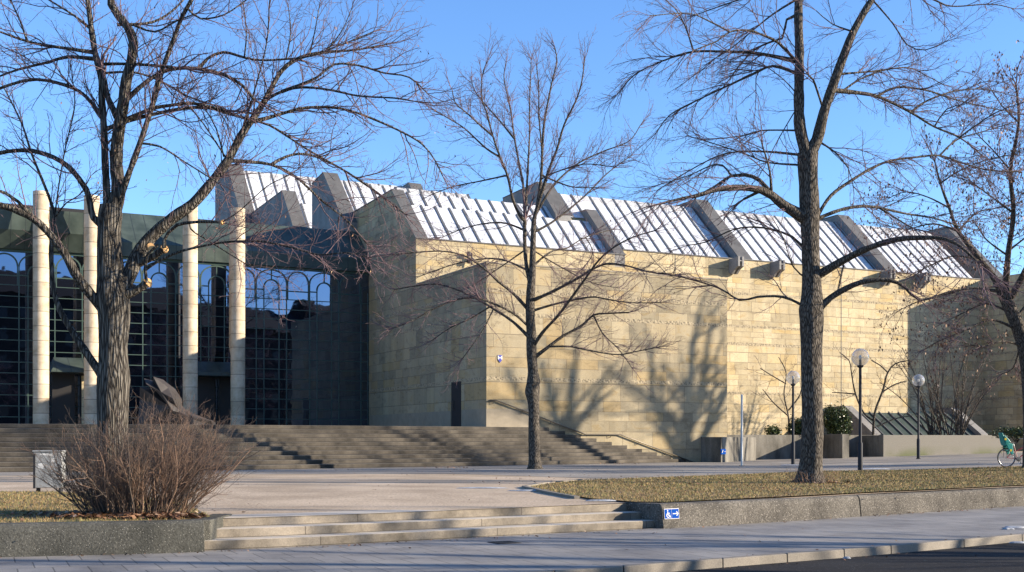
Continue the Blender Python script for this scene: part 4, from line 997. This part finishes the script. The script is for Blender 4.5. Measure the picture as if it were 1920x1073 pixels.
# ---- the big left tree
T1 = [L_([(199,410),(200,360),(197,300),(195,242),(191,190),(190,150),(181,112),(173,70),(167,20),(160,-30),(150,-110)], 17, 11, k=.05, n=.8),
 L_([(214,400),(222,360),(219,322),(218,290),(224,235),(232,190),(237,150),(246,115),(250,80),(240,52),(222,30),(208,8),(212,-30),(225,-110)], 30, 14, k=-.05, n=.8),
 L_([(213,220),(203,185),(196,150)], 13, 11, k=0, n=.5),
 L_([(224,390),(240,330),(262,270),(285,200),(300,145),(312,110),(325,75),(342,30),(362,-5),(385,-60)], 13, 8, k=-.2),
 L_([(216,556),(240,520),(258,480),(282,446),(325,408),(362,382),(400,338),(427,301),(454,251),(477,219),(497,188),(528,133),(564,108),(610,98),(665,94),(732,82)], 36, 3, k=.12, f0=.35, n=1.2),
 L_([(427,301),(458,303),(509,309),(556,333),(603,376),(652,415),(690,460)], 11, 3),
 L_([(509,309),(536,294),(575,289),(626,309),(673,337),(712,364),(760,402)], 8, 3),
 L_([(470,228),(500,222),(536,211),(575,202),(626,202),(673,213),(744,243),(791,270),(815,300),(830,330)], 10, 3, n=1.1),
 L_([(497,188),(528,172),(564,164),(614,168),(673,180),(740,184),(775,190)], 8, 3),
 L_([(528,172),(560,160),(595,145),(626,121),(673,123),(720,137),(767,145),(802,176)], 8, 3),
 L_([(200,244),(235,228),(285,215),(335,205),(386,201),(420,211),(458,221),(505,235),(536,254),(579,282),(634,313),(693,352),(724,376)], 11, 3),
 L_([(240,220),(285,204),(318,198),(362,194),(420,207)], 10, 7),
 L_([(240,186),(270,157),(302,136),(335,128),(372,129),(419,140),(454,160),(477,188)], 11, 7, k=.1),
 L_([(372,129),(389,110),(419,98),(458,108),(489,113),(536,111),(579,106),(640,84),(700,60)], 8, 3),
 L_([(193,116),(240,120),(302,124),(335,128)], 7, 7, n=.6), L_([(200,138),(250,136),(300,152),(352,181),(403,198)], 6, 4),
 L_([(208,52),(285,42),(330,15),(350,-10)], 7, 4), L_([(355,23),(376,35),(420,28),(462,0)], 5, 3), L_([(245,45),(290,60),(330,40),(370,25)], 6, 3),
 L_([(192,216),(161,181),(134,164),(87,151),(50,151),(0,166),(-50,190)], 10, 6), L_([(178,110),(127,107),(90,117),(33,131),(0,143),(-40,155)], 9, 4),
 L_([(175,99),(117,90),(67,82),(27,70),(0,60),(-50,38)], 9, 4), L_([(55,75),(38,40),(20,0),(10,-30)], 5, 3), L_([(180,60),(140,30),(100,5),(60,-20)], 7, 3),
 L_([(192,425),(175,408),(169,382),(162,356),(148,335),(127,312),(100,295),(60,283),(25,283),(0,287),(-50,296)], 14, 9, n=.8),
 L_([(188,590),(150,527),(125,482),(100,447),(65,412),(25,392),(0,385),(-50,376)], 20, 13, n=.7, f0=.3),
 L_([(70,416),(52,398),(34,378),(10,362),(-30,350)], 11, 6),
 L_([(193,722),(152,647),(119,594),(106,565),(98,524),(96,462),(102,409),(92,370),(60,290),(40,230),(5,160)], 17, 3, f0=.5, n=.5),
 L_([(102,412),(110,350),(122,280),(140,200),(136,150)], 4, 2.5), L_([(102,409),(125,380),(150,365),(170,330)], 4, 2),
 L_([(222,558),(250,548),(276,531)], 22, 18, n=.1, tip=0, k=-.1), L_([(274,530),(272,505),(275,480),(296,460)], 8, 6, n=.2, tip=0, k=-.1),
 L_([(275,505),(300,488),(337,472),(387,460),(425,454),(480,452),(520,458),(560,468),(600,478),(650,474),(690,484)], 7, 3, k=-.25, n=1.5),
 L_([(262,497),(290,480),(308,467)], 17, 14, n=.1, tip=0, k=-.2), L_([(307,462),(308,450),(315,437),(332,422),(375,416),(417,417)], 9, 7, n=.3, tip=0, k=-.2),
 L_([(352,402),(358,430),(380,445),(420,470),(470,500),(520,520)], 5, 2.5, k=-.3), L_([(417,416),(450,395),(500,350),(540,330)], 3, 2, n=1), L_([(427,301),(380,230),(345,190)], 4, 3, n=.7), L_([(418,296),(405,240),(385,205)], 4, 3, n=.7),
 L_([(266,268),(300,275),(340,300),(380,325),(412,345)], 5, 3), L_([(454,250),(480,160),(500,80),(505,10),(508,-20)], 4, 2.5, n=1.2), L_([(536,112),(545,60),(540,10)], 4, 2, n=1.3), L_([(580,106),(590,60),(600,5)], 4, 2, n=1.3), L_([(610,98),(640,60),(660,15)], 4, 2, n=1.3), L_([(458,108),(462,60),(455,0)], 4, 2, n=1.2)]
P1 = dict(DEF, kids=(6.5,8,8,0), seg=(.12,.08,.06,.05), up=.12, trop=(.03,.02,0,0), leaves=[], leaf=.035, leaf_lvl=1, wob=(.15,.2,.25,.2), rmin=.0020)
b1 = px(213, 950, 18.6)
t1, _ = traced_tree('bare_tree', 'big left bare tree with furrowed bark and fresh sawn stubs above the shrub', 18.6, (b1.x, 18.6, None),
 [(212,962,62),(212,900,57),(212,800,56),(213,745,58),(214,712,62),(213,680,54),(212,650,51),(214,600,56),(211,560,58),(208,520,50),(205,480,45),(204,440,42),(206,405,44),(208,385,40)],
 T1, 11, P1, M['bark_big'], (.4,1.2), 7.0, 'bare plaza trees', cuts=[(277,530,8,(.55,-.75,.1),0),(309,466,7,(.6,-.7,.3),0),(418,417,4,(.9,-.5,0),0),(283,462,6,(.2,-.95,.1),0),(191,500,8,(-.5,-.85,0),0)], kspread=.5, flare=1.25)
hang_leaves(P1, 'leaves', M['dead_leaf'], t1, 3, (.015,.03))
# ---- middle tree
T2 = [L_([(996,540),(987,498),(984,455),(984,415)], 9, 9, n=.5, k=.1),
 L_([(1000,415),(1008,382),(1015,328),(1017,278),(1020,234),(1027,194),(1035,154),(1044,115),(1040,88)], 9, 2.2, k=-.05),
 L_([(1004,400),(1028,322),(1045,278),(1058,234),(1082,184),(1092,147),(1096,110)], 8, 2.2),
 L_([(985,420),(981,348),(973,305),(965,261),(958,211),(951,177),(945,144),(949,117)], 7, 2.2), L_([(986,400),(991,295),(993,248),(993,194),(995,144),(996,110)], 6, 2),
 L_([(1017,290),(1011,221),(1010,161),(1006,124)], 4, 2), L_([(984,415),(972,400),(961,372),(951,328),(938,295),(924,255),(912,210),(904,187),(904,144),(914,114)], 8, 2),
 L_([(938,295),(911,278),(871,241),(844,224),(810,204)], 5, 2), L_([(924,255),(904,238),(874,211),(854,194),(848,170)], 5, 2), L_([(965,261),(938,228),(908,194),(890,170),(884,150)], 5, 2),
 L_([(1008,400),(1038,348),(1082,308),(1129,285),(1179,265),(1200,236)], 6, 2), L_([(1003,436),(1038,415),(1095,369),(1139,325),(1185,291)], 6, 2), L_([(1015,335),(1045,322),(1095,308),(1140,312)], 4, 2),
 L_([(999,501),(1014,486),(1038,470),(1062,466),(1098,445),(1150,430)], 6, 2), L_([(1002,564),(1038,546),(1083,522),(1107,507),(1137,495),(1172,498),(1217,510),(1262,517)], 8, 2.5),
 L_([(1006,582),(1038,571),(1083,561),(1113,557),(1142,562),(1187,568),(1241,567)], 6, 2), L_([(1002,650),(1017,624),(1047,591),(1074,555),(1098,522),(1122,489),(1151,464),(1187,445),(1230,432)], 9, 2.5),
 L_([(1006,671),(1029,650),(1056,630),(1089,612),(1113,591),(1137,588),(1180,586)], 9, 3), L_([(1029,650),(1068,650),(1098,656),(1157,665),(1199,658),(1240,650)], 5, 2), L_([(1113,592),(1130,625),(1160,655),(1185,690)], 4, 2),
 L_([(990,634),(961,603),(925,579),(889,558),(844,539),(806,533),(740,543)], 8, 2.5), L_([(990,614),(967,591),(934,573),(900,560)], 6, 4), L_([(990,582),(961,549),(934,528),(919,513),(892,492),(868,479),(823,471),(740,477)], 8, 2.5),
 L_([(984,504),(949,489),(919,485),(889,488),(844,498),(785,519)], 5, 2), L_([(980,430),(949,419),(919,418),(874,427),(829,445)], 5, 2), L_([(919,576),(883,597),(844,615),(808,640)], 4, 2), L_([(889,559),(859,561),(814,579),(770,603),(735,616)], 5, 2),
 L_([(925,580),(905,620),(880,655),(862,680)], 3, 2), L_([(1098,445),(1110,480),(1065,530)], 3, 2), L_([(978,470),(940,500),(880,540)], 3.5, 2), L_([(1001,470),(1050,500),(1110,530),(1160,540)], 3.5, 2), L_([(951,330),(900,340),(850,350),(810,365)], 4, 2), L_([(1018,330),(1070,350),(1120,352)], 4, 2)]
P2 = dict(DEF, kids=(5,5,6,0), seg=(.22,.15,.1,.06), up=.15, trop=(.03,.02,0,0), ratio=(.28,.5), leaves=[], leaf=0, rmin=.0029, ang=.7)
b2 = px(1002, 879, 45.6)
t2, _ = traced_tree('bare_tree', 'middle bare tree with fanning crown growing before the stairs', 45.6, (b2.x, 45.6, None),
 [(1003,881,23),(1002,850,21),(1001,800,20),(1001,760,21),(998,735,27),(1000,715,25),(999,695,19),(997,665,19),(996,624,18),(994,579,17),(995,545,17),(998,510,13),(999,474,11),(1000,440,10),(1001,412,9)],
 T2, 22, P2, M['bark'], (.5,1.55), 7.5, 'bare plaza trees', cuts=[(1000,660,3.2,(.1,-1,0),0),(1009,731,2.8,(.6,-.8,0),0),(990,718,2.6,(-.7,-.6,0),0)], kspread=.8, flare=1.45)
# ---- right tree
T3 = [L_([(1510,290),(1500,240),(1498,180),(1499,100),(1497,40),(1498,-20),(1500,-120),(1506,-260)], 25, 15, k=.02, n=.5),
 L_([(1520,290),(1532,262),(1545,210),(1560,165),(1580,110),(1600,60),(1625,15),(1645,-20),(1690,-130)], 25, 13, k=-.08, n=.6),
 L_([(1490,118),(1442,104),(1408,99),(1358,97),(1301,97),(1260,108),(1241,115),(1190,140),(1157,178)], 10, 2, n=1.3),
 L_([(1490,136),(1449,124),(1408,141),(1358,164),(1308,188),(1257,215),(1231,248)], 8, 2), L_([(1488,111),(1459,80),(1425,64),(1402,57),(1368,60),(1345,77),(1300,95)], 7, 3),
 L_([(1493,29),(1475,37),(1467,72),(1442,80),(1415,94),(1388,121),(1364,154)], 7, 2.5), L_([(1490,0),(1449,27),(1408,60),(1371,91),(1340,110)], 5, 2), L_([(1300,97),(1285,50),(1265,15),(1240,-5)], 4, 2), L_([(1368,60),(1330,40),(1290,25),(1220,30)], 4, 2),L_([(1490,-20),(1440,-15),(1370,5),(1300,30)], 6, 2),
 L_([(1500,294),(1442,285),(1382,285),(1341,295),(1284,325),(1234,356)], 6, 2), L_([(1500,310),(1440,305),(1400,290),(1340,270),(1290,255)], 5, 2), L_([(1495,250),(1430,245),(1390,255),(1330,262)], 4.5, 2), L_([(1495,200),(1460,260),(1440,300)], 3, 2, n=.8), L_([(1496,180),(1470,150),(1430,120)], 3, 2),
 L_([(1510,412),(1468,384),(1448,367),(1428,357),(1391,352),(1347,355),(1307,367),(1280,372),(1230,384)], 24, 4, n=1.2), L_([(1446,364),(1424,338),(1397,328),(1371,330),(1340,350),(1310,366)], 12, 4), L_([(1446,364),(1443,320),(1428,268)], 7, 3), L_([(1428,357),(1394,374)], 7, 6, n=.4),
 L_([(1371,330),(1355,310),(1330,312),(1290,330),(1240,345)], 5, 2), L_([(1504,470),(1485,444),(1448,431),(1414,426),(1374,431),(1324,454),(1290,460)], 7, 2.5), L_([(1500,520),(1487,500),(1470,450),(1455,420)], 4, 2),
 L_([(1515,586),(1508,575),(1468,557),(1420,557),(1387,563),(1347,540),(1280,520),(1240,512)], 8, 2.5, n=.7), L_([(1532,590),(1558,558),(1599,535),(1632,526),(1669,526),(1696,538),(1726,563),(1790,545),(1860,538)], 15, 3, n=.6), L_([(1570,548),(1580,505),(1585,480)], 5, 3, n=.6),
 L_([(1530,520),(1582,488),(1632,464),(1683,449),(1733,446),(1770,448),(1803,464),(1840,500)], 17, 5, n=.9), L_([(1532,415),(1575,394),(1615,387),(1649,390),(1699,401),(1750,409),(1800,425)], 10, 3), L_([(1530,402),(1558,367),(1599,337),(1632,317),(1668,302),(1718,295),(1762,292),(1802,305),(1852,319),(1910,322)], 9, 3),
 L_([(1560,173),(1634,178),(1668,191),(1708,211),(1752,238),(1799,258),(1840,290)], 10, 3, n=1.2), L_([(1644,178),(1681,164),(1735,169),(1778,183),(1822,195),(1869,205),(1920,215)], 6, 2), L_([(1708,211),(1735,191),(1778,174),(1815,168),(1852,168),(1905,181)], 6, 2), L_([(1580,140),(1634,134),(1701,127),(1735,141),(1770,160)], 5, 2), L_([(1575,174),(1614,148),(1661,131),(1701,127)], 5, 2),
 L_([(1640,0),(1674,44),(1701,84),(1735,94),(1770,80)], 4, 2, n=.9), L_([(1650,-30),(1700,-20),(1752,0),(1785,12),(1859,8),(1902,17)], 6, 2, n=.8), L_([(1799,258),(1830,235),(1870,210),(1910,195)], 4, 2), L_([(1752,238),(1775,205),(1810,195)], 4, 2), L_([(1762,292),(1795,262),(1850,245),(1915,225)], 5, 2), L_([(1649,390),(1665,400),(1705,425),(1712,428)], 5, 3, n=.5), L_([(1600,60),(1560,45),(1530,20)], 4, 2), L_([(1545,210),(1525,150),(1515,140)], 5, 4, n=.7), L_([(1540,270),(1565,285),(1590,315),(1600,350)], 5, 2)]
P3 = dict(DEF, kids=(5.5,6,7,0), seg=(.18,.12,.08,.06), up=-.05, trop=(.0,-.02,-.02,0), ratio=(.3,.55), leaves=[], leaf=.03, leaf_lvl=1, rmin=.0026, ang=.62)
b3 = px(1518, 906, 30.0)
t3, _ = traced_tree('bare_tree', 'tall straight bare tree on the lawn with forked dark trunk', 30.0, (b3.x, 30.0, None),
 [(1518,907,48),(1520,880,43),(1522,840,40),(1523,800,39),(1522,750,38),(1522,700,38),(1521,650,40),(1522,610,44),(1521,580,45),(1522,550,38),(1521,500,34),(1520,450,33),(1518,390,36),(1516,345,34),(1514,310,37),(1514,288,40)],
 T3, 33, P3, M['bark'], (.5,1.7), 5.4, 'bare plaza trees', kspread=.6, flare=1.35)
hang_leaves(P3, 'leaves', M['dead_leaf'], t3, 4, (.02,.04))
# ---- tree at the right edge that keeps its brown leaves
T4 = [L_([(1882,555),(1860,515),(1840,490),(1797,434),(1780,390),(1763,344),(1752,300)], 15, 3), L_([(1885,560),(1890,480),(1900,400),(1895,320),(1910,230),(1905,160)], 14, 4), L_([(1888,570),(1930,490),(1950,400),(1960,280)], 14, 5),
 L_([(1878,548),(1817,541),(1763,555),(1723,565),(1690,580)], 7, 2), L_([(1905,620),(1860,600),(1810,620),(1760,640),(1735,655)], 6, 2), L_([(1915,650),(1880,640),(1840,650),(1800,640)], 6, 2), L_([(1840,490),(1790,480),(1740,500),(1700,520)], 5, 2), L_([(1797,434),(1750,420),(1700,430),(1670,425)], 5, 2), L_([(1797,434),(1830,400),(1870,390),(1910,380)], 5, 2),
 L_([(1780,390),(1740,370),(1700,360),(1670,370)], 4, 2), L_([(1763,344),(1800,320),(1850,300),(1900,290)], 4, 2), L_([(1890,480),(1850,450),(1830,420)], 5, 2), L_([(1900,400),(1860,370),(1820,340)], 5, 2), L_([(1895,320),(1860,280),(1830,250)], 4, 2), L_([(1892,470),(1930,440),(1980,400)], 5, 2), L_([(1910,230),(1880,200),(1860,170)], 4, 2), L_([(1912,640),(1900,690),(1880,700)], 4, 2), L_([(1893,590),(1850,570),(1800,590),(1770,605)], 5, 2), L_([(1915,660),(1960,600),(2010,560)], 8, 3), L_([(1900,600),(1955,540),(2020,500)], 8, 3)]
P4 = dict(DEF, kids=(5,6,7,0), seg=(.2,.14,.1,.06), up=.0, trop=(0,-.01,-.02,0), ratio=(.3,.55), leaves=[], leaf=.32, leaf_lvl=1, rmin=.0035, ang=.7)
b4 = px(1940, 885, 42.0)
t4, _ = traced_tree('brown_leaved_tree', 'leaning tree at the right edge still holding curled brown leaves', 42.0, (b4.x, 42.0, None),
 [(1938,888,38),(1937,800,34),(1934,740,30),(1925,670,27),(1910,615,26),(1893,575,25),(1880,550,22)], T4, 44, P4, M['bark'], (.6,1.8), 6, None, kspread=.7)
hang_leaves(P4, 'leaves', M['dead_leaf'], t4, 5, (.035,.075), 2, .07)

# ---- street trees just outside the view; their shadows fall on the walls and the paving
def free_tree(x, y, H, r, fork, seed, label, dens=1.0, lean=0, nl=4, spread=(.3,.75)):
    rg = random.Random(seed); z = zp(x, y) if y > FR(x) else 0; t = thing('bare_tree', label, 'tree', (x, y, z), 0, 'street trees along the plaza')
    tb = TB(); tw = TB(); P = dict(DEF, kids=(2.2,3.0,4,0), seg=(.5,.35,.2,.1), up=.12, trop=(.02,.01,0,0), maxl=2, rmin=.004, wob=(.1,.14,.2,.2), ratio=(.25,.5))
    pts = [Vector((x+lean*f*fork+rg.gauss(0,.04), y+rg.gauss(0,.04), z-.1+fork*f)) for f in (0,.15,.3,.5,.75,1)]
    rs = resample(list(zip(pts, [r*1.35,r,r*.97,r*.93,r*.88,r*.85])), .3); tb.add([tuple(v) for v, q in rs], [q for v, q in rs], 14)
    limbs = []
    for i in range(nl):
        a = 2*PI*i/nl+rg.uniform(-.4,.4)+seed; s_ = rg.uniform(*spread) if i else .08
        limbs.append((pts[-1]-Vector((0,0,rg.uniform(0,fork*.18 if i else 0))), Vector((math.cos(a)*s_, math.sin(a)*s_, 1)).normalized(), (H-fork)*rg.uniform(.75,1), r*.62))
    k = 0
    while k < len(limbs):
        p, d, L, rr = limbs[k]; k += 1; n = max(4, int(L/.6)); q = [p]; ra = [rr]; dd = d.copy()
        for i in range(n):
            dd = (dd+Vector((rg.gauss(0,.07), rg.gauss(0,.07), rg.gauss(0,.05)+.015))).normalized(); q.append(q[-1]+dd*L/n); ra.append(rr*(1-.8*(i+1)/n)+.008)
        tb.add([tuple(v) for v in q], ra, 8)
        if rr > .05:
            for j in range(int(L*.95*dens)):
                i = rg.randint(1, n-1); e = (q[i+1]-q[i]).normalized(); o = e.orthogonal().normalized(); o.rotate(Matrix.Rotation(rg.uniform(0,6.3), 3, e)); an = rg.uniform(.5,1.0)
                g_ = (e*math.cos(an)+o*math.sin(an)+Vector((0,0,.1))).normalized(); limbs.append((q[i], g_, L*rg.uniform(.3,.55)*(1.2-.7*i/n), ra[i]*.5))
        else:
            for j in range(int(L*2.2*dens)):
                i = rg.randint(0, n-1); e = (q[i+1]-q[i]).normalized(); o = e.orthogonal().normalized(); o.rotate(Matrix.Rotation(rg.uniform(0,6.3), 3, e)); an = rg.uniform(.4,.9)
                grow(tw, rg, q[i], (e*math.cos(an)+o*math.sin(an)).normalized(), rg.uniform(.6,1.6), .009, 0, P)
    tb.build('trunk', M['bark'], t); tw.build('crown', M['twig'], t); return t
free_tree(33.5, 57.3, 16.5, .30, 8.2, 3, 'tall bare tree beyond the right edge, nearest the gallery wing', lean=-.02, nl=5, dens=1.05, spread=(.25,.6))
free_tree(31.0, 53.6, 16, .32, 8.6, 8, 'tall bare tree beyond the right edge with a leaning trunk', lean=.05, nl=4, dens=1.05, spread=(.25,.6))
free_tree(41.5, 59.5, 14.5, .26, 7.0, 5, 'bare tree far beyond the right edge beside the wing')
free_tree(39, 46.5, 17, .26, 6.0, 21, 'added unseen bare tree beyond the right edge, shading the stairs', dens=1.6, nl=5)  # put in out of view so its crown shades the stairs
free_tree(20.5, 30.2, 13, .2, 6.5, 6, 'bare tree beyond the right edge on the front lawn', dens=.6, nl=3)
free_tree(19.5, 12.8, 10, .2, 3.6, 9, 'bare tree across the street, east of the view', dens=.8, spread=(.3,.6))
free_tree(27.0, 15.2, 12, .26, 4.2, 12, 'bare tree across the street, farther east', dens=.8)
free_tree(27.0, 38.5, 15, .24, 6.0, 14, 'bare tree beyond the right edge behind the leaning tree', dens=1)

# ---- the bare shrub round the left tree
rg = random.Random(77); sb = px(255, 962, 17.9)
shb = thing('bare_shrub', 'dense bare reddish shrub growing round the foot of the left tree', 'shrub', (sb.x, 17.9, zp(sb.x, 17.9)))
tw = TB(); tl2 = TB(); Ps = dict(DEF, kids=(6.5,7,0,0), seg=(.12,.08,.05,.05), up=.18, trop=(.015,.02,0,0), maxl=2, rmin=.0016, wob=(.10,.17,.25,.2), ratio=(.22,.5), f0=.22, ang=.6)
for i in range(400):
    a = rg.uniform(0, 2*PI); q = rg.random()**.5; bxx = sb.x+.74*q*math.cos(a)+.02; byy = 17.9+.5*q*math.sin(a)
    out = Vector((math.cos(a)*rg.uniform(.1,1.12), math.sin(a)*rg.uniform(.1,.8), 1)); out.x = max(-.95, out.x); out.normalize()
    L = rg.uniform(.6, 1.8)*(1-.12*abs(out.x))*(1.08 if out.x > 0 else .9); grow(tw if rg.random() < .5 else tl2, rg, Vector((bxx, byy, zp(bxx, byy)-.03)), out, L, rg.choice((.004,.005,.007,.012)), 0, Ps)
tw.build('stems', M['shrub'], shb); tl2.build('pale_shoots', M['twig_light'], shb)
# ---- second spray of shoots right of the shrub, in front of the sculpture
# ---- small trees and bushes behind the planter walls
def small_tree(x, y, D, label, limbs, seed, w=5, name='small_bare_tree', cat='tree'):
    b = px(x, y, D); P = dict(DEF, kids=(2.6,3.2,4,0), seg=(.3,.2,.15,.1), up=.12, trop=(.03,.02,0,0), rmin=.006, maxl=2, ang=.7, ratio=(.28,.5))
    rg2 = random.Random(seed); t = thing(name, label, cat, (b.x, b.y, b.z)); tb = TB(); tw_ = TB(); S = D/F
    for pts, w0, w1 in limbs:
        k = rg2.uniform(-.4,.4); cum = 0; q = []
        for i, (X, Y) in enumerate(pts):
            if i: cum += math.hypot(X-pts[i-1][0], Y-pts[i-1][1])*S
            q.append((px(X, Y, D+k*cum), (w0+(w1-w0)*i/(len(pts)-1))/2*S))
        rs = resample(q, .25); tb.add([tuple(v) for v, r in rs], [r for v, r in rs], 7)
        Lt = cum
        for j in range(int(Lt*2.3)):
            f = .15+.85*rg2.random(); i = min(len(rs)-2, int(f*(len(rs)-1))); e = (rs[i+1][0]-rs[i][0]).normalized(); o = e.orthogonal().normalized(); o.rotate(Matrix.Rotation(rg2.uniform(0,6.3), 3, e)); an = rg2.uniform(.5,1.0)
            grow(tw_, rg2, rs[i][0], (e*math.cos(an)+o*math.sin(an)+Vector((0,0,.1))).normalized(), rg2.uniform(.5,1.5), .011, 0, P)
    tb.build('trunk', M['bark'], t); tw_.build('crown', M['shrub'], t); return t
small_tree(1637, 818, 70.5, 'small forked bare tree in front of the lean-to skylight', [([(1637,820),(1640,775),(1655,733),(1664,700),(1679,682),(1706,676)],5,2),([(1664,698),(1650,685),(1634,676)],3,2),([(1640,790),(1620,775),(1604,739),(1597,703),(1592,676),(1574,661)],4,1.5),([(1604,739),(1580,737),(1560,736)],3,1.5),([(1645,800),(1680,785),(1710,780)],3,1.5),([(1655,735),(1680,720),(1700,715)],3,1.5)], 51)
small_tree(1482, 812, 68.0, 'small bare tree against the sunlit wall left of the big trunk', [([(1480,820),(1478,780),(1470,740),(1474,700),(1460,670)],4,1.5),([(1478,780),(1450,755),(1430,730)],3,1.5),([(1478,770),(1500,740),(1505,705)],3,1.5),([(1474,720),(1440,700),(1425,690)],2.5,1.5)], 52)
fan = []
rg = random.Random(5)
for i in range(30):
    x0 = 1752+rg.uniform(-8,52); dx = (x0-1778)*1.5+rg.uniform(-45,45); h = rg.uniform(90,175); fan.append(([(x0,822),(x0+dx*.25,822-h*.35),(x0+dx*.6,822-h*.7),(x0+dx*1.05,822-h)],2.6,1.2))
small_tree(1778, 820, 71.0, 'large fan shaped bare bush before the shaded wall', fan, 53, name='bare_bush', cat='bush')
def evergreen(x, y, D, rx, rz, n, label, seed, blob=3):
    b = px(x, y, D); rg = random.Random(seed); t = thing('evergreen_bush', label, 'bush', (b.x, b.y, b.z)); V = []; Fc = []; st = TB(); k = 0
    cs_ = [(rg.uniform(-.5,.5)*rx, rg.uniform(-.4,.4)*rx, rz*rg.uniform(.2,.72), rg.uniform(.25,.6)) for _ in range(blob*5)]
    for i in range(n):
        cx, cy, cz, sr = rg.choice(cs_); d = Vector((rg.gauss(0,1), rg.gauss(0,1), rg.gauss(0,1))).normalized()*(rg.uniform(.5,1.0) if rg.random() < .85 else rg.uniform(1,1.3)); s = rg.uniform(.05,.11)
        c = Vector((cx+d.x*rx*sr, cy+d.y*rx*sr, max(.03, cz+d.z*rz*sr))); u = Vector((rg.gauss(0,1), rg.gauss(0,1), rg.gauss(0,.6))).normalized()*s; v = u.orthogonal().normalized(); v.rotate(Matrix.Rotation(rg.uniform(0,6.3), 3, u.normalized())); v *= s*.4
        V += [c-u, c+v, c+u, c-v]; Fc.append((4*k,4*k+1,4*k+2,4*k+3)); k += 1
    for _ in range(14): 
        cx, cy, cz, sr = rg.choice(cs_); st.add([(b.x,b.y,b.z-.3),(b.x+cx*.5,b.y+cy*.5,b.z+cz*.5),(b.x+cx,b.y+cy,b.z+cz)], [.03,.02,.01], 5)
    fast_mesh('foliage', V, Fc, 4, M['evergreen'], t); st.build('stems', M['bark'], t); return t
evergreen(1570, 818, 68.5, 1.05, 1.7, 5200, 'dark evergreen bush just right of the big trunk', 1)
evergreen(1495, 818, 68.5, .9, 1.0, 2600, 'low evergreen bush between the farther lamp and the big trunk', 2)
evergreen(1448, 818, 68.0, .7, .55, 700, 'lowest evergreen bush on the planter behind the white pole', 3)
evergreen(1905, 822, 66.0, 1.5, .6, 1500, 'dark hedge bush behind the bicycle', 4)
# young shoots at the foot of the lawn tree
rg = random.Random(9); tf = TB(); b = b3
fo = thing('root_shoots', 'tuft of reddish shoots at the foot of the lawn tree', 'shoots', (b.x, b.y, zp(b.x, b.y)))
for i in range(90):
    a = rg.uniform(0, 2*PI); q = rg.uniform(.25,.55); p = Vector((b.x+q*math.cos(a)+.08, b.y-.1+q*.8*math.sin(a), zp(b.x,b.y)))
    grow(tf, rg, p, Vector((math.cos(a)*.6, math.sin(a)*.6, 1)).normalized(), rg.uniform(.15,.5), .004, 0, dict(DEF, kids=(5,0,0,0), maxl=1, rmin=.002))
tf.build('shoots', M['twig_light'], fo)

# ------------------------------------------------------------------ snow remains and ground litter
def snow(name, x, y, z, rx, ry, seed):
    rg = random.Random(seed); g = gp(x, y, z); n = 22; V = [(g.x, g.y, z+.03)]; 
    for r_, h in ((.5,.028),(.85,.018),(1,.0)):
        for k in range(n): a = 2*PI*k/n; q = r_*(1+.35*mnoise.noise(Vector((math.cos(a)*1.7+seed, math.sin(a)*1.7, r_)))); V.append((g.x+rx*q*math.cos(a), g.y+ry*q*math.sin(a), z+h+.004))
    F3 = [(0,1+k,1+(k+1)%n) for k in range(n)]+[(1+j*n+k,1+(j+1)*n+k,1+(j+1)*n+(k+1)%n,1+j*n+(k+1)%n) for j in range(2) for k in range(n)]
    o = MB().add(V, F3).build(name, M['snow'], smooth=True, recalc=False); o['kind'] = 'stuff'
for i, (x, y, z, rx, ry) in enumerate(((1412,862,.46,1.5,.7),(1483,872.5,.46,.5,.5),(1637,879.5,.50,.6,.35),(1903,990,0,.2,.14),(1890,993,0,.1,.06),(905,916,.455,.6,.08),(1000,921,.45,.5,.12),(1350,1063,-.108,.05,.03),(1588,1048,-.108,.06,.03),(1908,1019,-.108,.14,.04),(1125,940,.43,.3,.06))): snow('snow', x, y, z, rx, ry, i+1)
